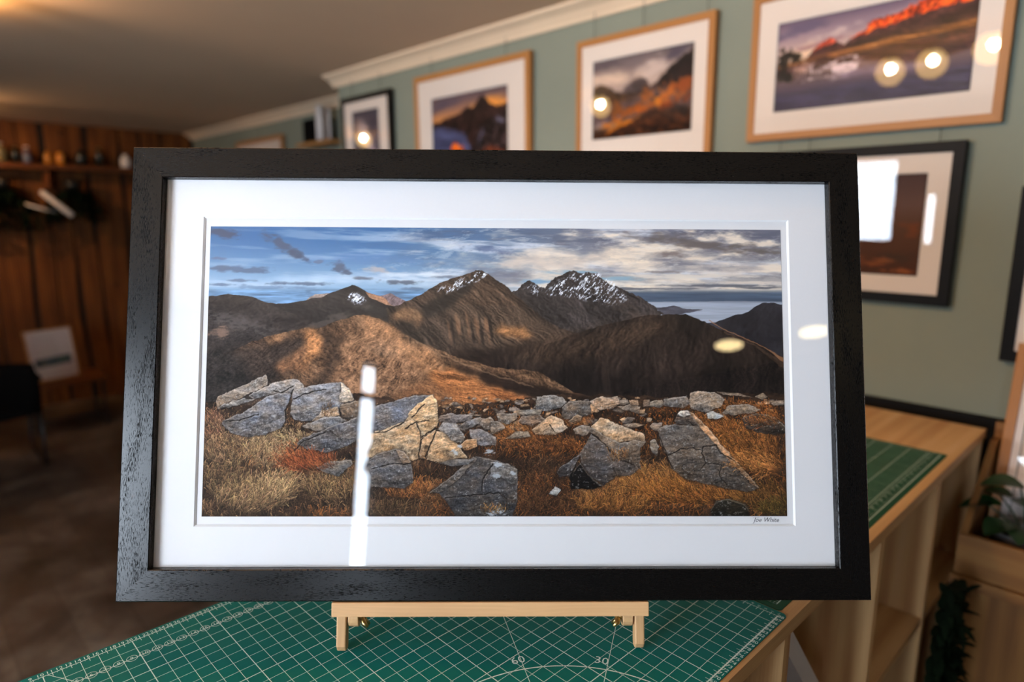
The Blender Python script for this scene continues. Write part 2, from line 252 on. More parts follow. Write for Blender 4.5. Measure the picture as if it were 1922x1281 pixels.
TRACE = {'hill_left':[[-5,140],[11,134],[37,131],[64,133],[88,139],[105,146],[132,150],[144,154],[185,166],[245,183],[260,189]],'far_tan':[[185,142],[191,136],[202,130],[226,129],[235,132],[244,141]],'far_tan2':[[318,141],[327,133],[344,128],[359,135],[377,145],[363,154],[333,153]],'hill_peak':[[117,151],[132,149],[156,147],[185,142],[197,137],[214,137],[223,132],[244,123],[261,117],[273,112],[282,114],[297,123],[315,135],[333,145],[351,153],[363,165],[363,201],[245,201]],'peak_lit':[[298,125],[321,132],[336,139],[345,150],[352,153],[337,150],[321,144],[306,137]],'mount_mid':[[337,156],[360,151],[392,136],[421,119],[439,109],[463,98],[493,90],[507,83],[519,84],[531,90],[537,95],[555,105],[571,118],[586,133],[614,155],[636,173],[657,187],[676,195],[703,204],[722,220],[660,238],[537,245],[482,266],[423,242],[387,217],[345,189],[341,171]],'mid_patch':[[348,169],[371,159],[398,159],[410,171],[404,189],[372,183],[354,180]],'mid_patch2':[[556,186],[577,186],[599,192],[626,208],[614,212],[574,212],[546,208]],'mount_snow':[[574,127],[585,121],[592,115],[609,102],[617,105],[629,114],[642,117],[651,103],[660,98],[673,92],[685,85],[694,82],[710,86],[716,88],[719,85],[735,86],[753,98],[766,107],[772,111],[784,113],[803,124],[821,130],[840,143],[855,154],[869,167],[815,188],[703,207],[629,189]],'sea':[[824,143],[1002,140],[1102,141],[1101,193],[846,194]],'penin':[[855,154],[871,152],[886,150],[899,151],[914,156],[945,157],[927,162],[902,166],[868,169]],'penin2':[[948,184],[961,182],[979,184],[991,194],[970,200]],'hill_far_right':[[968,183],[982,177],[1001,169],[1020,165],[1036,159],[1048,150],[1061,143],[1083,144],[1104,149],[1105,265],[1031,249],[985,200]],'hill_right':[[673,217],[703,204],[728,195],[753,188],[778,182],[799,177],[830,169],[871,167],[908,166],[923,170],[936,175],[970,192],[1001,206],[1032,214],[1062,228],[1087,243],[1104,258],[1104,334],[844,335],[752,335],[666,320],[584,292],[562,270],[599,239]],'hill_centre':[[0,261],[52,238],[84,223],[116,211],[157,202],[183,195],[207,197],[230,188],[259,177],[283,170],[304,171],[327,180],[345,186],[357,195],[387,215],[423,230],[452,242],[482,254],[512,261],[548,271],[629,277],[697,318],[783,335],[630,341],[538,354],[422,363],[5,364]],'cen_lit1':[[183,197],[204,197],[216,213],[213,237],[199,261],[188,281],[184,243],[181,213]],'cen_lit2':[[116,222],[128,214],[145,210],[140,219],[122,225]],'cen_lit3':[[129,273],[158,252],[184,228],[188,281],[147,281]],'cen_lit4':[[292,174],[310,173],[339,189],[375,213],[423,242],[458,272],[476,280],[394,281],[364,242],[328,219],[298,213]],'valley_lit':[[415,278],[457,275],[499,287],[548,308],[556,314],[593,326],[623,337],[599,341],[538,343],[511,350],[466,332],[436,305]],'valley_lit2':[[538,308],[556,311],[599,326],[630,338],[599,343],[568,338],[538,329]],'valley_dark':[[538,280],[599,298],[691,320],[814,326],[918,334],[814,333],[691,334],[623,332],[538,306],[451,260]],'cracks':[[[158,336],[161,323],[164,312]],[[150,351],[153,363],[151,375]],[[165,330],[200,317],[227,312]],[[377,387],[398,373],[404,393],[407,407],[402,444]],[[390,366],[401,351],[412,340]],[[407,403],[422,392],[437,386],[440,374]],[[416,442],[422,419],[434,395]],[[318,394],[338,393],[374,375]],[[313,463],[348,454],[388,452]],[[234,390],[243,397],[252,402]],[[251,348],[255,363],[261,369]],[[170,429],[184,411],[228,393]],[[35,374],[65,371],[100,360]],[[126,315],[141,320],[164,306]],[[398,375],[422,372]],[[730,396],[752,414],[779,442],[813,457]],[[942,419],[939,432],[946,451],[935,463]],[[874,437],[899,425],[923,422],[942,429]],[[942,420],[966,418],[975,432],[1003,447]],[[946,451],[975,455],[972,475],[990,499]],[[700,451],[691,475]],[[770,460],[776,475]],[[651,378],[660,393]],[[521,502],[524,482],[542,452]],[[539,508],[557,509],[569,521],[568,539]],[[453,517],[483,514],[542,508]],[[859,402],[871,432],[883,463]],[[909,371],[924,380]]],'rocks':[[(122,110,100),[[21,335],[23,328],[110,287],[115,291],[116,306],[78,323],[34,347],[23,352]]],[(128,124,124),[[80,326],[116,306],[125,302],[164,293],[176,296],[186,309],[164,320],[123,323],[93,332]]],[(120,118,118),[[24,349],[37,341],[72,330],[92,332],[73,340],[46,348]]],[(104,104,110),[[33,381],[35,373],[64,360],[99,339],[120,324],[158,320],[163,324],[156,339],[149,351],[151,372],[142,387],[113,399],[74,404],[53,396]]],[(112,112,118),[[159,362],[163,333],[164,317],[200,306],[241,300],[255,299],[269,312],[280,333],[277,337],[254,342],[251,360],[231,369],[207,374],[168,371]]],[(172,155,138),[[253,300],[269,312],[280,333],[262,340],[251,335],[255,318]]],[(132,118,105),[[201,373],[219,355],[248,347],[253,363],[231,368],[213,374]]],[(98,86,76),[[253,342],[290,334],[308,339],[305,363],[273,372],[256,366]]],[(112,110,112),[[183,382],[225,366],[252,365],[267,372],[243,384],[213,393],[196,388]]],[(98,97,102),[[174,417],[184,405],[202,398],[243,382],[290,364],[296,354],[332,341],[391,325],[430,322],[415,339],[392,360],[374,375],[329,391],[291,408],[259,424],[229,432],[196,427]]],[(176,148,116),[[383,360],[400,339],[427,323],[435,333],[438,351],[437,380],[422,395],[407,407],[403,393],[392,372],[374,375],[383,364]]],[(160,134,106),[[318,393],[332,391],[374,374],[392,369],[404,393],[407,410],[402,444],[390,447],[357,430],[318,442],[292,440],[288,408]]],[(150,122,95),[[409,407],[435,388],[425,422],[415,444],[401,444]]],[(166,140,112),[[418,444],[424,422],[435,392],[446,392],[464,404],[482,424],[495,441],[467,445],[440,453]]],[(92,88,88),[[298,452],[327,434],[360,425],[375,430],[389,452],[392,488],[378,500],[346,497],[304,497]]],[(128,112,98),[[360,426],[375,430],[388,452],[372,452],[366,440]]],[(96,92,90),[[210,461],[235,449],[277,446],[279,452],[262,470],[254,477],[230,470]]],[(128,120,115),[[439,388],[449,374],[464,372],[476,380],[490,404],[482,416],[464,410],[452,395]]],[(112,106,104),[[476,384],[494,372],[520,365],[526,374],[506,383],[482,389]]],[(124,112,104),[[520,368],[538,365],[548,376],[548,389],[527,389],[518,380]]],[(118,110,108),[[498,389],[521,388],[548,404],[548,419],[515,419],[501,404]]],[(170,130,95),[[479,419],[494,407],[512,407],[512,422],[488,428]]],[(104,98,98),[[440,363],[463,359],[502,361],[500,371],[470,376],[441,374]]],[(74,72,74),[[423,507],[453,488],[509,439],[548,447],[569,454],[584,459],[589,469],[588,524],[575,551],[539,551],[483,551],[459,529],[441,508]]],[(92,86,82),[[423,506],[459,483],[506,440],[512,444],[482,479],[447,507]]],[(100,98,98),[[538,450],[569,453],[587,463],[588,493],[575,490],[551,475],[538,472]]],[(100,96,94),[[440,452],[470,445],[509,444],[494,455],[464,458]]],[(118,114,112),[[623,349],[625,326],[651,322],[672,327],[683,337],[669,348],[642,354],[626,352]]],[(100,90,82),[[672,366],[675,346],[685,335],[728,334],[731,341],[728,360],[709,366],[682,369]]],[(190,150,115),[[729,338],[740,346],[744,354],[729,359]]],[(140,120,104),[[726,336],[740,327],[780,326],[785,339],[771,348],[746,352],[734,343]]],[(122,108,96),[[778,346],[807,339],[823,345],[820,357],[798,353]]],[(140,124,110),[[784,332],[798,332],[801,340],[783,340]]],[(138,120,106),[[801,332],[818,332],[820,343],[804,341]]],[(120,104,92),[[829,332],[840,331],[842,344],[827,345]]],[(132,118,104),[[842,335],[863,332],[869,341],[860,347],[841,344]]],[(112,102,94),[[868,330],[912,324],[918,338],[906,347],[881,346],[867,342]]],[(134,122,112),[[917,338],[919,319],[932,315],[968,317],[983,331],[977,344],[949,356],[921,350]]],[(110,100,92),[[968,316],[1011,319],[1042,328],[1017,325],[983,322]]],[(130,118,108),[[980,357],[992,342],[1029,340],[1054,350],[1041,356],[998,361]]],[(66,58,52),[[1017,368],[1041,357],[1066,359],[1088,371],[1100,391],[1078,398],[1044,392],[1025,386]]],[(168,144,122),[[616,388],[636,372],[654,361],[672,369],[685,386],[666,396],[639,399],[623,397]]],[(126,108,96),[[592,372],[599,362],[630,360],[642,369],[617,383],[596,377]]],[(116,106,98),[[549,359],[587,358],[589,369],[572,379],[553,373]]],[(120,112,104),[[590,352],[636,350],[633,360],[599,362],[588,357]]],[(124,110,98),[[694,388],[709,380],[727,382],[731,392],[712,401],[700,396]]],[(118,106,96),[[538,372],[556,375],[565,386],[547,396],[538,398]]],[(130,118,106),[[566,406],[584,393],[608,392],[614,402],[587,406]]],[(132,108,86),[[685,372],[703,360],[711,363],[709,372],[691,375]]],[(168,142,116),[[727,384],[746,366],[764,372],[801,387],[829,397],[832,411],[813,408],[782,414],[758,402],[734,387]]],[(104,92,82),[[727,385],[734,387],[758,402],[782,414],[813,408],[832,412],[822,423],[819,451],[822,464],[810,455],[782,442],[758,420],[740,402],[727,394]]],[(84,78,76),[[707,434],[730,397],[752,414],[779,442],[813,457],[819,464],[800,475],[776,476],[751,494],[727,477],[709,451]]],[(76,70,68),[[663,470],[669,460],[709,434],[700,451],[687,476],[669,477]]],[(22,18,16),[[687,475],[709,451],[727,478],[751,495],[733,500],[690,500]]],[(90,83,78),[[856,390],[862,382],[887,379],[936,382],[951,390],[967,411],[982,426],[1015,463],[1046,498],[1026,506],[978,498],[935,488],[904,481],[880,460],[871,433],[859,411]]],[(164,128,98),[[913,352],[925,360],[949,383],[976,417],[1015,460],[1047,498],[1030,490],[997,451],[966,417],[942,390],[918,365]]],[(78,70,66),[[888,371],[895,354],[913,353],[925,368],[936,382],[905,379],[890,377]]],[(178,168,160),[[893,360],[900,353],[913,352],[918,360],[906,365]]],[(44,40,32),[[955,540],[965,523],[989,520],[1020,529],[1026,541],[1015,551],[958,551]]],[(140,146,154),[[647,509],[660,496],[670,502],[662,514]]],[(110,104,98),[[839,410],[850,407],[857,420],[853,439],[844,432]]],[(150,148,144),[[949,357],[961,353],[983,363],[967,369],[952,367]]],[(110,100,90),[[1042,325],[1058,318],[1067,325],[1057,331]]],[(116,104,94),[[1067,333],[1098,332],[1100,341],[1079,342]]],[(140,122,106),[[789,379],[813,376],[829,380],[813,385],[798,384]]]]}
# ---------------------------------------------------------------- printed landscapes (numpy painters -> colour attribute of the print's mesh)
def nz(X, Y, sx, sy, seed):
    """smooth value noise at arbitrary coordinates, about -1..1"""
    t = np.random.RandomState(seed).rand(128, 128).astype(np.float32) * 2 - 1
    u = X / sx + seed * 7.31; v = Y / sy + seed * 3.17
    iu = np.floor(u).astype(np.int32); iv = np.floor(v).astype(np.int32)
    fu = u - iu; fv = v - iv
    fu = fu * fu * (3 - 2 * fu); fv = fv * fv * (3 - 2 * fv)
    a = t[iv % 128, iu % 128]; b = t[iv % 128, (iu + 1) % 128]
    c = t[(iv + 1) % 128, iu % 128]; d = t[(iv + 1) % 128, (iu + 1) % 128]
    return (a * (1 - fu) + b * fu) * (1 - fv) + (c * (1 - fu) + d * fu) * fv
def fbm(X, Y, sx, sy, seed, n=4, g=.55):
    o = 0; a = 1; s = 0
    for i in range(n):
        o = o + a * nz(X, Y, sx / 2 ** i, sy / 2 ** i, seed + i * 13); s += a; a *= g
    return o / s * 1.6
def relief(X, Y, sx, sy, seed, n=5, dx=1.2, dy=-.9):
    """the same noise seen as a bumpy surface lit from the upper right"""
    return (fbm(X + dx, Y + dy, sx, sy, seed, n, .8) - fbm(X - dx, Y - dy, sx, sy, seed, n, .8)) * 1.5
def sst(a, b, x):
    t = np.clip((x - a) / (b - a), 0, 1); return t * t * (3 - 2 * t)
def blur(m, r):
    for ax in (0, 1):
        for _ in range(2):
            p = np.pad(m, [(r + 1, r) if k == ax else (0, 0) for k in (0, 1)], mode='edge')
            c = np.cumsum(p, axis=ax, dtype=np.float64)
            n = 2 * r + 1
            m = ((c[n:] - c[:-n]) if ax == 0 else (c[:, n:] - c[:, :-n])) / n
    return m
class Canvas:
    def __init__(s, w, h, base=(128, 128, 128)):
        s.w, s.h = w, h
        s.a = np.zeros((h, w, 3), np.float32) + np.array(base, np.float32)
        s.Y, s.X = np.mgrid[0:h, 0:w].astype(np.float32)
    def mask(s, poly, jag=0, jsc=12, soft=1, seed=1, blr=0):
        """antialiased polygon coverage, outline made irregular by noise; returns (slice, mask)"""
        p = np.array(poly, np.float32); p[p[:, 0] <= 2, 0] -= 14; p[p[:, 0] >= s.w - 2, 0] += 14; p[p[:, 1] >= s.h - 2, 1] += 14; p[p[:, 1] <= 0, 1] -= 14; pad = int(jag + soft + blr * 3 + 3)
        x0 = max(0, int(p[:, 0].min()) - pad); x1 = min(s.w, int(p[:, 0].max()) + pad)
        y0 = max(0, int(p[:, 1].min()) - pad); y1 = min(s.h, int(p[:, 1].max()) + pad)
        if x1 <= x0 or y1 <= y0: return None
        sl = (slice(y0, y1), slice(x0, x1))
        X = s.X[sl]; Y = s.Y[sl]
        if jag:
            dx = fbm(X, Y, jsc, jsc, seed, 3) * jag; dy = fbm(X, Y, jsc, jsc, seed + 5, 3) * jag
            X = X + dx; Y = Y + dy
        out = 0
        for ox, oy in ((-.25, -.25), (.25, -.25), (-.25, .25), (.25, .25)):
            ins = np.zeros(X.shape, bool); n = len(p)
            for i in range(n):
                xa, ya = p[i]; xb, yb = p[(i + 1) % n]
                if ya == yb: continue
                c = ((ya > Y + oy) != (yb > Y + oy)) & (X + ox < (xb - xa) * (Y + oy - ya) / (yb - ya) + xa)
                ins ^= c
            out = out + ins
        m = out.astype(np.float32) / 4
        if blr: m = blur(m, blr)
        return sl, m
    def put(s, sm, col, k=1.0):
        if sm is None: return
        sl, m = sm; m = (m * k)[..., None]
        s.a[sl] = s.a[sl] * (1 - m) + np.asarray(col, np.float32) * m
    def poly(s, poly, col, tex=None, **kw):
        k = kw.pop('k', 1.0)
        sm = s.mask(poly, **kw)
        if sm is None: return
        sl, m = sm
        c = np.asarray(col, np.float32)
        if tex is not None:
            t = tex(s.X[sl], s.Y[sl]); c = c * (t[..., None] if t.ndim == 2 else t)
        s.put(sm, c, k)
    def blob(s, cx, cy, rx, ry, ang, col, k=1., seed=1, nsc=20, amp=.9, soft=.8, nsy=None):
        X = s.X - cx; Y = s.Y - cy; c, n = math.cos(ang), math.sin(ang)
        u = (X * c + Y * n) / rx; v = (-X * n + Y * c) / ry
        d = np.sqrt(u * u + v * v) + amp * fbm(s.X, s.Y, nsc, nsy or nsc * .45, seed, 4) * .6
        m = (1 - sst(1 - soft, 1.15, d)) * k
        s.put((slice(None), m), col)
    def strokes(s, pts, ang, length, cols, rs, curve=.35, alpha=.8, width=1):
        n = len(pts); S = int(max(length) * 1.3) + 2
        t = np.linspace(0, 1, S)[None]
        kx = rs.randn(n, 1) * curve
        a = ang[:, None] + kx * t
        ds = (length / S)[:, None]
        x = pts[:, :1] + np.cumsum(np.cos(a) * ds, 1); y = pts[:, 1:] - np.cumsum(np.sin(a) * ds, 1)
        for i in range(0, n, 4000):
            xs = x[i:i + 4000]; ys = y[i:i + 4000]; cc = cols[i:i + 4000, None] * np.linspace(.5, 1.25, S)[None, :, None]
            for dx, dy in ((0, 0), (.5, 0))[:width]:
                xi = np.floor(xs + dx).astype(int); yi = np.floor(ys + dy).astype(int)
                ok = (xi >= 0) & (xi < s.w) & (yi >= 0) & (yi < s.h)
                s.a[yi[ok], xi[ok]] = s.a[yi[ok], xi[ok]] * (1 - alpha) + cc[ok] * alpha
    def line(s, pts, col, wid=1., k=1., jag=0, seed=3):
        p = np.array(pts, float)
        for i in range(len(p) - 1):
            a, b = p[i], p[i + 1]; d = b - a; L = math.hypot(*d)
            if L < .1: continue
            n = np.array([-d[1], d[0]]) / L * wid * .5
            s.poly([a + n, b + n, b - n, a - n], col, jag=jag, jsc=9, k=k, seed=seed)
    def rgb(s): return np.clip(s.a / 255., 0, 1)

def paint_main():
    W, H = 1100, 552; T = TRACE; rs = np.random.RandomState(5)
    c = Canvas(W, H); X, Y = c.X, c.Y
    # sky
    u = X / W; v = Y / 160.
    top = np.array([58, 98, 140.]); low = np.array([150, 172, 190.]); topr = np.array([112, 112, 122.]); lowr = np.array([176, 168, 160.])
    f = sst(.25, .75, u)[..., None]; g = sst(0, 1, v)[..., None]
    c.a[:] = (top * (1 - g) + low * g) * (1 - f) + (topr * (1 - g) + lowr * g) * f
    n1 = fbm(X + Y * .5, Y - X * .04, 150, 14, 2, 5); n2 = fbm(X, Y, 90, 22, 9, 5)
    m = sst(-.05, .7, n1) * .75 * (.35 + .65 * sst(.1, .5, u)); c.put((slice(None), m), (196, 198, 204))
    m = sst(.0, .7, n2) * .85 * sst(.3, .7, u); c.put((slice(None), m), (220, 204, 184))
    m = sst(0, .8, fbm(X, Y + X * .03, 120, 16, 31, 5)) * .55 * sst(.2, .5, u) * (1 - sst(60, 120, Y)); c.put((slice(None), m), (82, 86, 102))
    c.blob(300, 62, 130, 14, .05, (96, 124, 164), .4, 5)
    m = sst(.1, .8, fbm(X + Y, Y, 34, 9, 333, 5, .7)) * .35 * sst(.15, .5, u); c.put((slice(None), m), (220, 214, 208))
    m = sst(.1, .8, fbm(X - Y, Y, 40, 10, 335, 5, .7)) * .4 * sst(.3, .6, u) * (1 - sst(70, 140, Y)); c.put((slice(None), m), (92, 92, 102))
    c.blob(330, 104, 300, 14, 0, (196, 206, 214), .5, 7, 60, .8, 1.)
    c.blob(760, 60, 260, 26, -.02, (216, 198, 178), .65, 8, 50, 1.2, 1., 16)
    c.blob(560, 92, 120, 20, 0, (110, 108, 116), .6, 14, 40, 1., 1.)
    c.blob(640, 70, 120, 20, .06, (196, 180, 166), .65, 15, 40, 1., 1., 14)
    c.blob(1000, 20, 130, 14, .1, (226, 210, 190), .8, 17, 30, 1.3, 1., 9)
    c.blob(1010, 78, 120, 16, 0, (206, 192, 178), .6, 19, 40, 1.2, 1., 10)
    c.blob(540, 44, 60, 8, .1, (60, 76, 108), .6, 23)
    c.blob(930, 27, 100, 11, .13, (96, 88, 86), .85, 26, 40, 1.3, .9, 12)
    c.blob(1062, 38, 60, 12, .08, (100, 92, 88), .85, 27, 30, 1.2, .9, 10)
    c.blob(890, 48, 30, 7, 0, (110, 98, 94), .7, 28)
    c.blob(870, 84, 70, 3.5, .0, (120, 112, 112), .8, 33)
    for k, (x, y, rx, ry, an, col) in enumerate([(20, 12, 36, 12, .25, (66, 74, 92)), (140, 38, 48, 11, .55, (72, 82, 100)), (168, 55, 26, 9, .5, (70, 80, 98)), (245, 78, 20, 11, .4, (80, 88, 104)),
            (262, 88, 14, 6, .3, (82, 90, 106)), (205, 68, 14, 4, 0, (96, 108, 128)), (14, 62, 18, 3.5, 0, (90, 104, 128)), (60, 84, 72, 7, .02, (84, 98, 118)), (22, 80, 30, 5, 0, (84, 98, 118)),
            (170, 110, 62, 4.5, .0, (86, 98, 116)), (290, 100, 28, 4, .05, (96, 100, 112)), (320, 82, 26, 8, 0, (168, 158, 156)), (370, 107, 40, 5, 0, (86, 92, 104)), (60, 105, 30, 3, 0, (92, 106, 126)), (20, 113, 50, 3, 0, (92, 108, 130)), (110, 118, 90, 4, 0, (112, 132, 156)),
            (395, 120, 30, 4, 0, (100, 112, 128)), (470, 95, 40, 4, 0, (110, 116, 128))]):
        c.blob(x, y, rx, ry, an, col, .85, 40 + k, 16, .8, .7)
    c.blob(400, 92, 100, 5, 0, (206, 210, 214), .6, 71, 30, .9, .9)
    # low stripes of cloud on the right
    for k, (x, y, rx, ry, col) in enumerate([(900, 92, 170, 5, (200, 190, 178)), (960, 110, 150, 3.5, (90, 92, 100)), (820, 108, 110, 3, (206, 198, 188)), (1050, 104, 90, 3.5, (198, 186, 174)), (780, 98, 60, 5, (128, 156, 172)), (840, 117, 120, 3, (86, 88, 96)), (1000, 119, 120, 2.5, (190, 182, 172)), (1060, 114, 60, 3, (82, 84, 92)),
            (700, 86, 60, 5, (120, 150, 170)), (620, 104, 40, 6, (110, 142, 168)), (760, 104, 60, 3, (206, 196, 186))]):
        c.blob(x, y, rx, ry, 0, col, .85, 80 + k, 26, .7, .7, 5)
    c.poly([(700, 122), (1100, 120), (1100, 146), (700, 146)], (74, 86, 102), lambda X, Y: 1 + .12 * fbm(X, Y, 90, 5, 44), blr=3)
    # far water and islands
    c.poly([(0, 122), (500, 120), (500, 175), (0, 175)], (96, 128, 160), lambda X, Y: 1 + .3 * fbm(X, Y, 50, 5, 45), blr=4, k=.85)
    c.poly(T['sea'], (146, 152, 164), lambda X, Y: 1.02 + .07 * fbm(X, Y, 80, 3, 46) - .3 * sst(146, 138, Y), k=1)
    c.poly(T['penin'], (78, 76, 84), lambda X, Y: 1 + .2 * fbm(X, Y, 20, 6, 47), jag=1); c.poly(T['penin2'], (62, 62, 70), jag=1)
    def slope(sh, sx, sy, amp, seed, base=1.):
        def f(X, Y):
            Xw = X + sh * Y + 11 * fbm(X, Y, 46, 34, seed + 7, 3); Yw = Y + 6 * fbm(X, Y, 40, 30, seed + 9, 3)
            return np.clip(base + .7 * amp * fbm(Xw, Yw, sx * 2.4, sy * 1.6, seed, 5, .65) + amp * .75 * relief(Xw, Yw, sx * 2.0, sy * 2.4, seed + 1, 5, 2.2, -.6) + amp * .18 * relief(X, Y, 6, 5, seed + 2, 3) + amp * .3 * nz(X, Y, 1.6, 1.6, seed + 3), .2, 2.3)
        return f
    c.poly(T['far_tan'], (150, 132, 122), slope(0, 14, 6, .2, 50), jag=1)
    c.poly(T['far_tan2'], (128, 108, 108), slope(1, 12, 8, .25, 51), jag=1)
    c.poly(T['hill_left'] + [(520, 330), (0, 420), (-5, 330)], (60, 53, 50), slope(1.4, 34, 14, .3, 52), jag=1.2)
    c.blob(60, 185, 60, 14, .25, (96, 88, 84), .55, 53, 8, 1.4); c.blob(20, 205, 26, 12, -.3, (150, 118, 98), .6, 54, 12, 1.2)
    c.poly(T['hill_peak'], (52, 47, 45), slope(-.8, 26, 14, .25, 55), jag=1)
    c.poly(T['peak_lit'], (150, 112, 88), slope(-1, 20, 8, .25, 56), jag=1)
    c.blob(215, 187, 80, 10, -.35, (88, 80, 74), .7, 57, 14, 1.2)
    c.blob(300, 172, 110, 8, .35, (40, 36, 36), .5, 157, 30, 1.)
    sn = fbm(X, Y, 3, 3, 58, 3); sn2 = fbm(X + .7 * Y, Y, 4, 9, 59, 4, .8)
    def snow(poly, thr, seed, col=(226, 230, 240)):
        sm = c.mask(poly, jag=3, jsc=10, seed=seed, blr=2)
        if sm: c.put((sm[0], sm[1] * sst(thr + .05, thr + .8, sn2[sm[0]] + .5 * sn[sm[0]])), col)
    snow([(258, 138), (270, 128), (282, 128), (300, 142), (280, 150)], -.3, 60)
    # snowy right mountain
    c.poly(T['mount_snow'], (58, 52, 50), slope(-.6, 16, 24, .42, 61), jag=2.4, jsc=8)
    snow([(640, 128), (660, 105), (690, 92), (705, 84), (745, 88), (775, 108), (800, 140), (770, 150), (700, 135), (650, 130)], -.02, 62)
    snow([(600, 118), (625, 108), (640, 118), (625, 130)], .1, 63)
    c.blob(800, 160, 80, 16, .62, (84, 72, 64), .5, 64, 14, 1.3)
    # middle mountain
    c.poly(T['mount_mid'], (66, 53, 44), slope(-.9, 14, 44, .5, 65), jag=1.3)
    c.poly([(455, 130), (522, 92), (560, 118), (640, 190), (700, 222), (560, 240), (470, 215)], (96, 76, 60), slope(-1.1, 8, 40, .55, 66), k=.6, blr=7)
    c.poly([(405, 152), (470, 118), (516, 90), (500, 120), (440, 170), (380, 185)], (44, 38, 34), slope(-.5, 14, 18, .4, 67), k=.85, blr=4, jag=4)
    snow([(430, 122), (480, 100), (518, 82), (530, 92), (505, 108), (450, 128)], -.1, 68)
    c.poly(T['mid_patch'], (142, 104, 72), slope(-1, 16, 12, .3, 69), jag=6, k=.75, blr=4)
    c.poly(T['mid_patch2'], (176, 120, 74), slope(1, 20, 10, .3, 70), jag=6, k=.9, blr=4)
    for k, (x, y) in enumerate([(475, 190), (494, 188), (512, 195), (530, 192), (458, 200)]):
        c.blob(x, y, 5, 32, -.16, (150, 106, 74), .55, 72 + k, 7, .8, .9, 20); c.blob(x + 8, y + 8, 3.5, 36, -.16, (34, 28, 25), .7, 77 + k, 7, .8, .9, 20)
    c.poly([(470, 235), (640, 235), (760, 330), (560, 330), (440, 300)], (50, 38, 31), slope(-1, 20, 12, .4, 165), blr=6)
    c.poly(T['hill_far_right'], (44, 42, 46), slope(.8, 20, 16, .25, 82), jag=1)
    c.poly([(520, 262), (560, 232), (720, 205), (760, 345), (560, 345)], (50, 39, 33), slope(.15, 22, 60, .5, 183), blr=8)
    c.poly(T['hill_right'], (45, 36, 31), slope(.15, 22, 60, .5, 83), jag=1.2)
    c.poly([(560, 250), (640, 215), (760, 190), (860, 170), (900, 180), (820, 230), (700, 262), (600, 262)], (84, 64, 48), slope(.8, 10, 16, .5, 84), k=.45, blr=12)
    c.poly([(560, 290), (1100, 280), (1100, 330), (560, 330)], (30, 24, 22), slope(.1, 12, 40, .6, 85), k=.55, blr=9)
    c.line([(957, 178), (985, 196), (1030, 214), (1070, 234), (1098, 258)], (150, 104, 72), 1.6, .8, 1)
    c.line([(985, 200), (1040, 224), (1098, 268)], (104, 76, 56), 3, .4, 2)
    # central lit hill
    c.poly(T['hill_centre'], (100, 74, 54), slope(-.7, 16, 12, .5, 86), jag=1.5)
    c.poly([(-60, 220), (60, 232), (130, 225), (200, 200), (250, 215), (170, 262), (120, 330), (60, 370), (-60, 370)], (56, 47, 42), slope(.9, 18, 12, .5, 87), k=.85, blr=9, jag=6)
    c.poly([(-40, 235), (50, 240), (90, 290), (60, 350), (-40, 350)], (44, 40, 38), slope(.9, 18, 12, .5, 187), k=.8, blr=9, jag=6)
    for nme, col, kk in (('cen_lit1', (190, 128, 80), .85), ('cen_lit2', (172, 122, 82), .8), ('cen_lit3', (158, 108, 72), .65), ('cen_lit4', (176, 124, 84), .75)):
        c.poly(T[nme], col, slope(.9, 12, 9, .42, 88), jag=7, jsc=22, k=kk, blr=5)
    c.poly([(250, 200), (300, 190), (350, 215), (400, 262), (430, 320), (330, 330), (240, 330), (250, 260)], (140, 102, 74), slope(.6, 8, 8, .55, 89), k=.6, blr=12)
    c.poly([(240, 215), (262, 208), (240, 290), (200, 330), (190, 310), (225, 270)], (52, 42, 36), slope(.6, 10, 10, .4, 90), k=.6, blr=5, jag=6)
    c.poly([(420, 290), (470, 300), (560, 330), (640, 345), (640, 372), (420, 372), (350, 330)], (126, 84, 54), slope(-1, 16, 8, .5, 91), k=.8, blr=8)
    c.poly(T['valley_dark'], (44, 33, 27), slope(-2.5, 40, 8, .4, 92), k=.9, blr=4, jag=5)
    c.poly(T['valley_lit'], (152, 96, 56), slope(-2.2, 26, 5, .45, 93), k=.9, blr=4, jag=5)
    c.poly(T['valley_lit2'], (176, 108, 62), slope(-2.2, 30, 4, .4, 94), k=.85, blr=3, jag=4)
    c.line([(395, 218), (440, 245), (500, 268), (560, 290), (620, 306)], (150, 116, 88), 2.5, .45, 2)
    # foreground ground
    gp = [(0, 342), (40, 330), (80, 345), (280, 320), (460, 345), (600, 330), (640, 322), (900, 325), (960, 318), (1100, 318), (1100, 552), (0, 552)]
    c.poly(gp, (58, 42, 31), lambda X, Y: 1 + .5 * fbm(X, Y, 26, 13, 95, 5, .7), jag=4)
    N = 15000
    px = rs.rand(N) * W; py = 335 + (rs.rand(N) ** .9) * 225
    den = fbm(px, py, 70, 34, 96, 3); hot = fbm(px, py, 90, 30, 97, 3) + (px - 480) / 700
    o = np.argsort(py); px, py, den, hot = px[o], py[o], den[o], hot[o]
    dark = np.array([44, 32, 24.]); tan = np.array([190, 146, 102.]); ora = np.array([206, 120, 52.]); olive = np.array([92, 78, 48.])
    q = sst(-.5, .5, hot)[:, None]; br = np.clip(.42 + .5 * den + rs.randn(N) * .3, 0, 1.15)[:, None]
    warm = tan * (1 - q) + ora * q
    mix = rs.rand(N)[:, None] < .2
    col = dark * (1 - br) + np.where(mix, olive, warm) * br
    far = sst(330, 480, py)
    ln = 4 + far * 15 * (rs.rand(N) * .8 + .5)
    lean = .9 + .9 * nz(px, py, 60, 40, 98) + rs.randn(N) * .45 + .5
    c.strokes(np.stack([px, py], 1), lean, ln, col, rs, .7, .6)
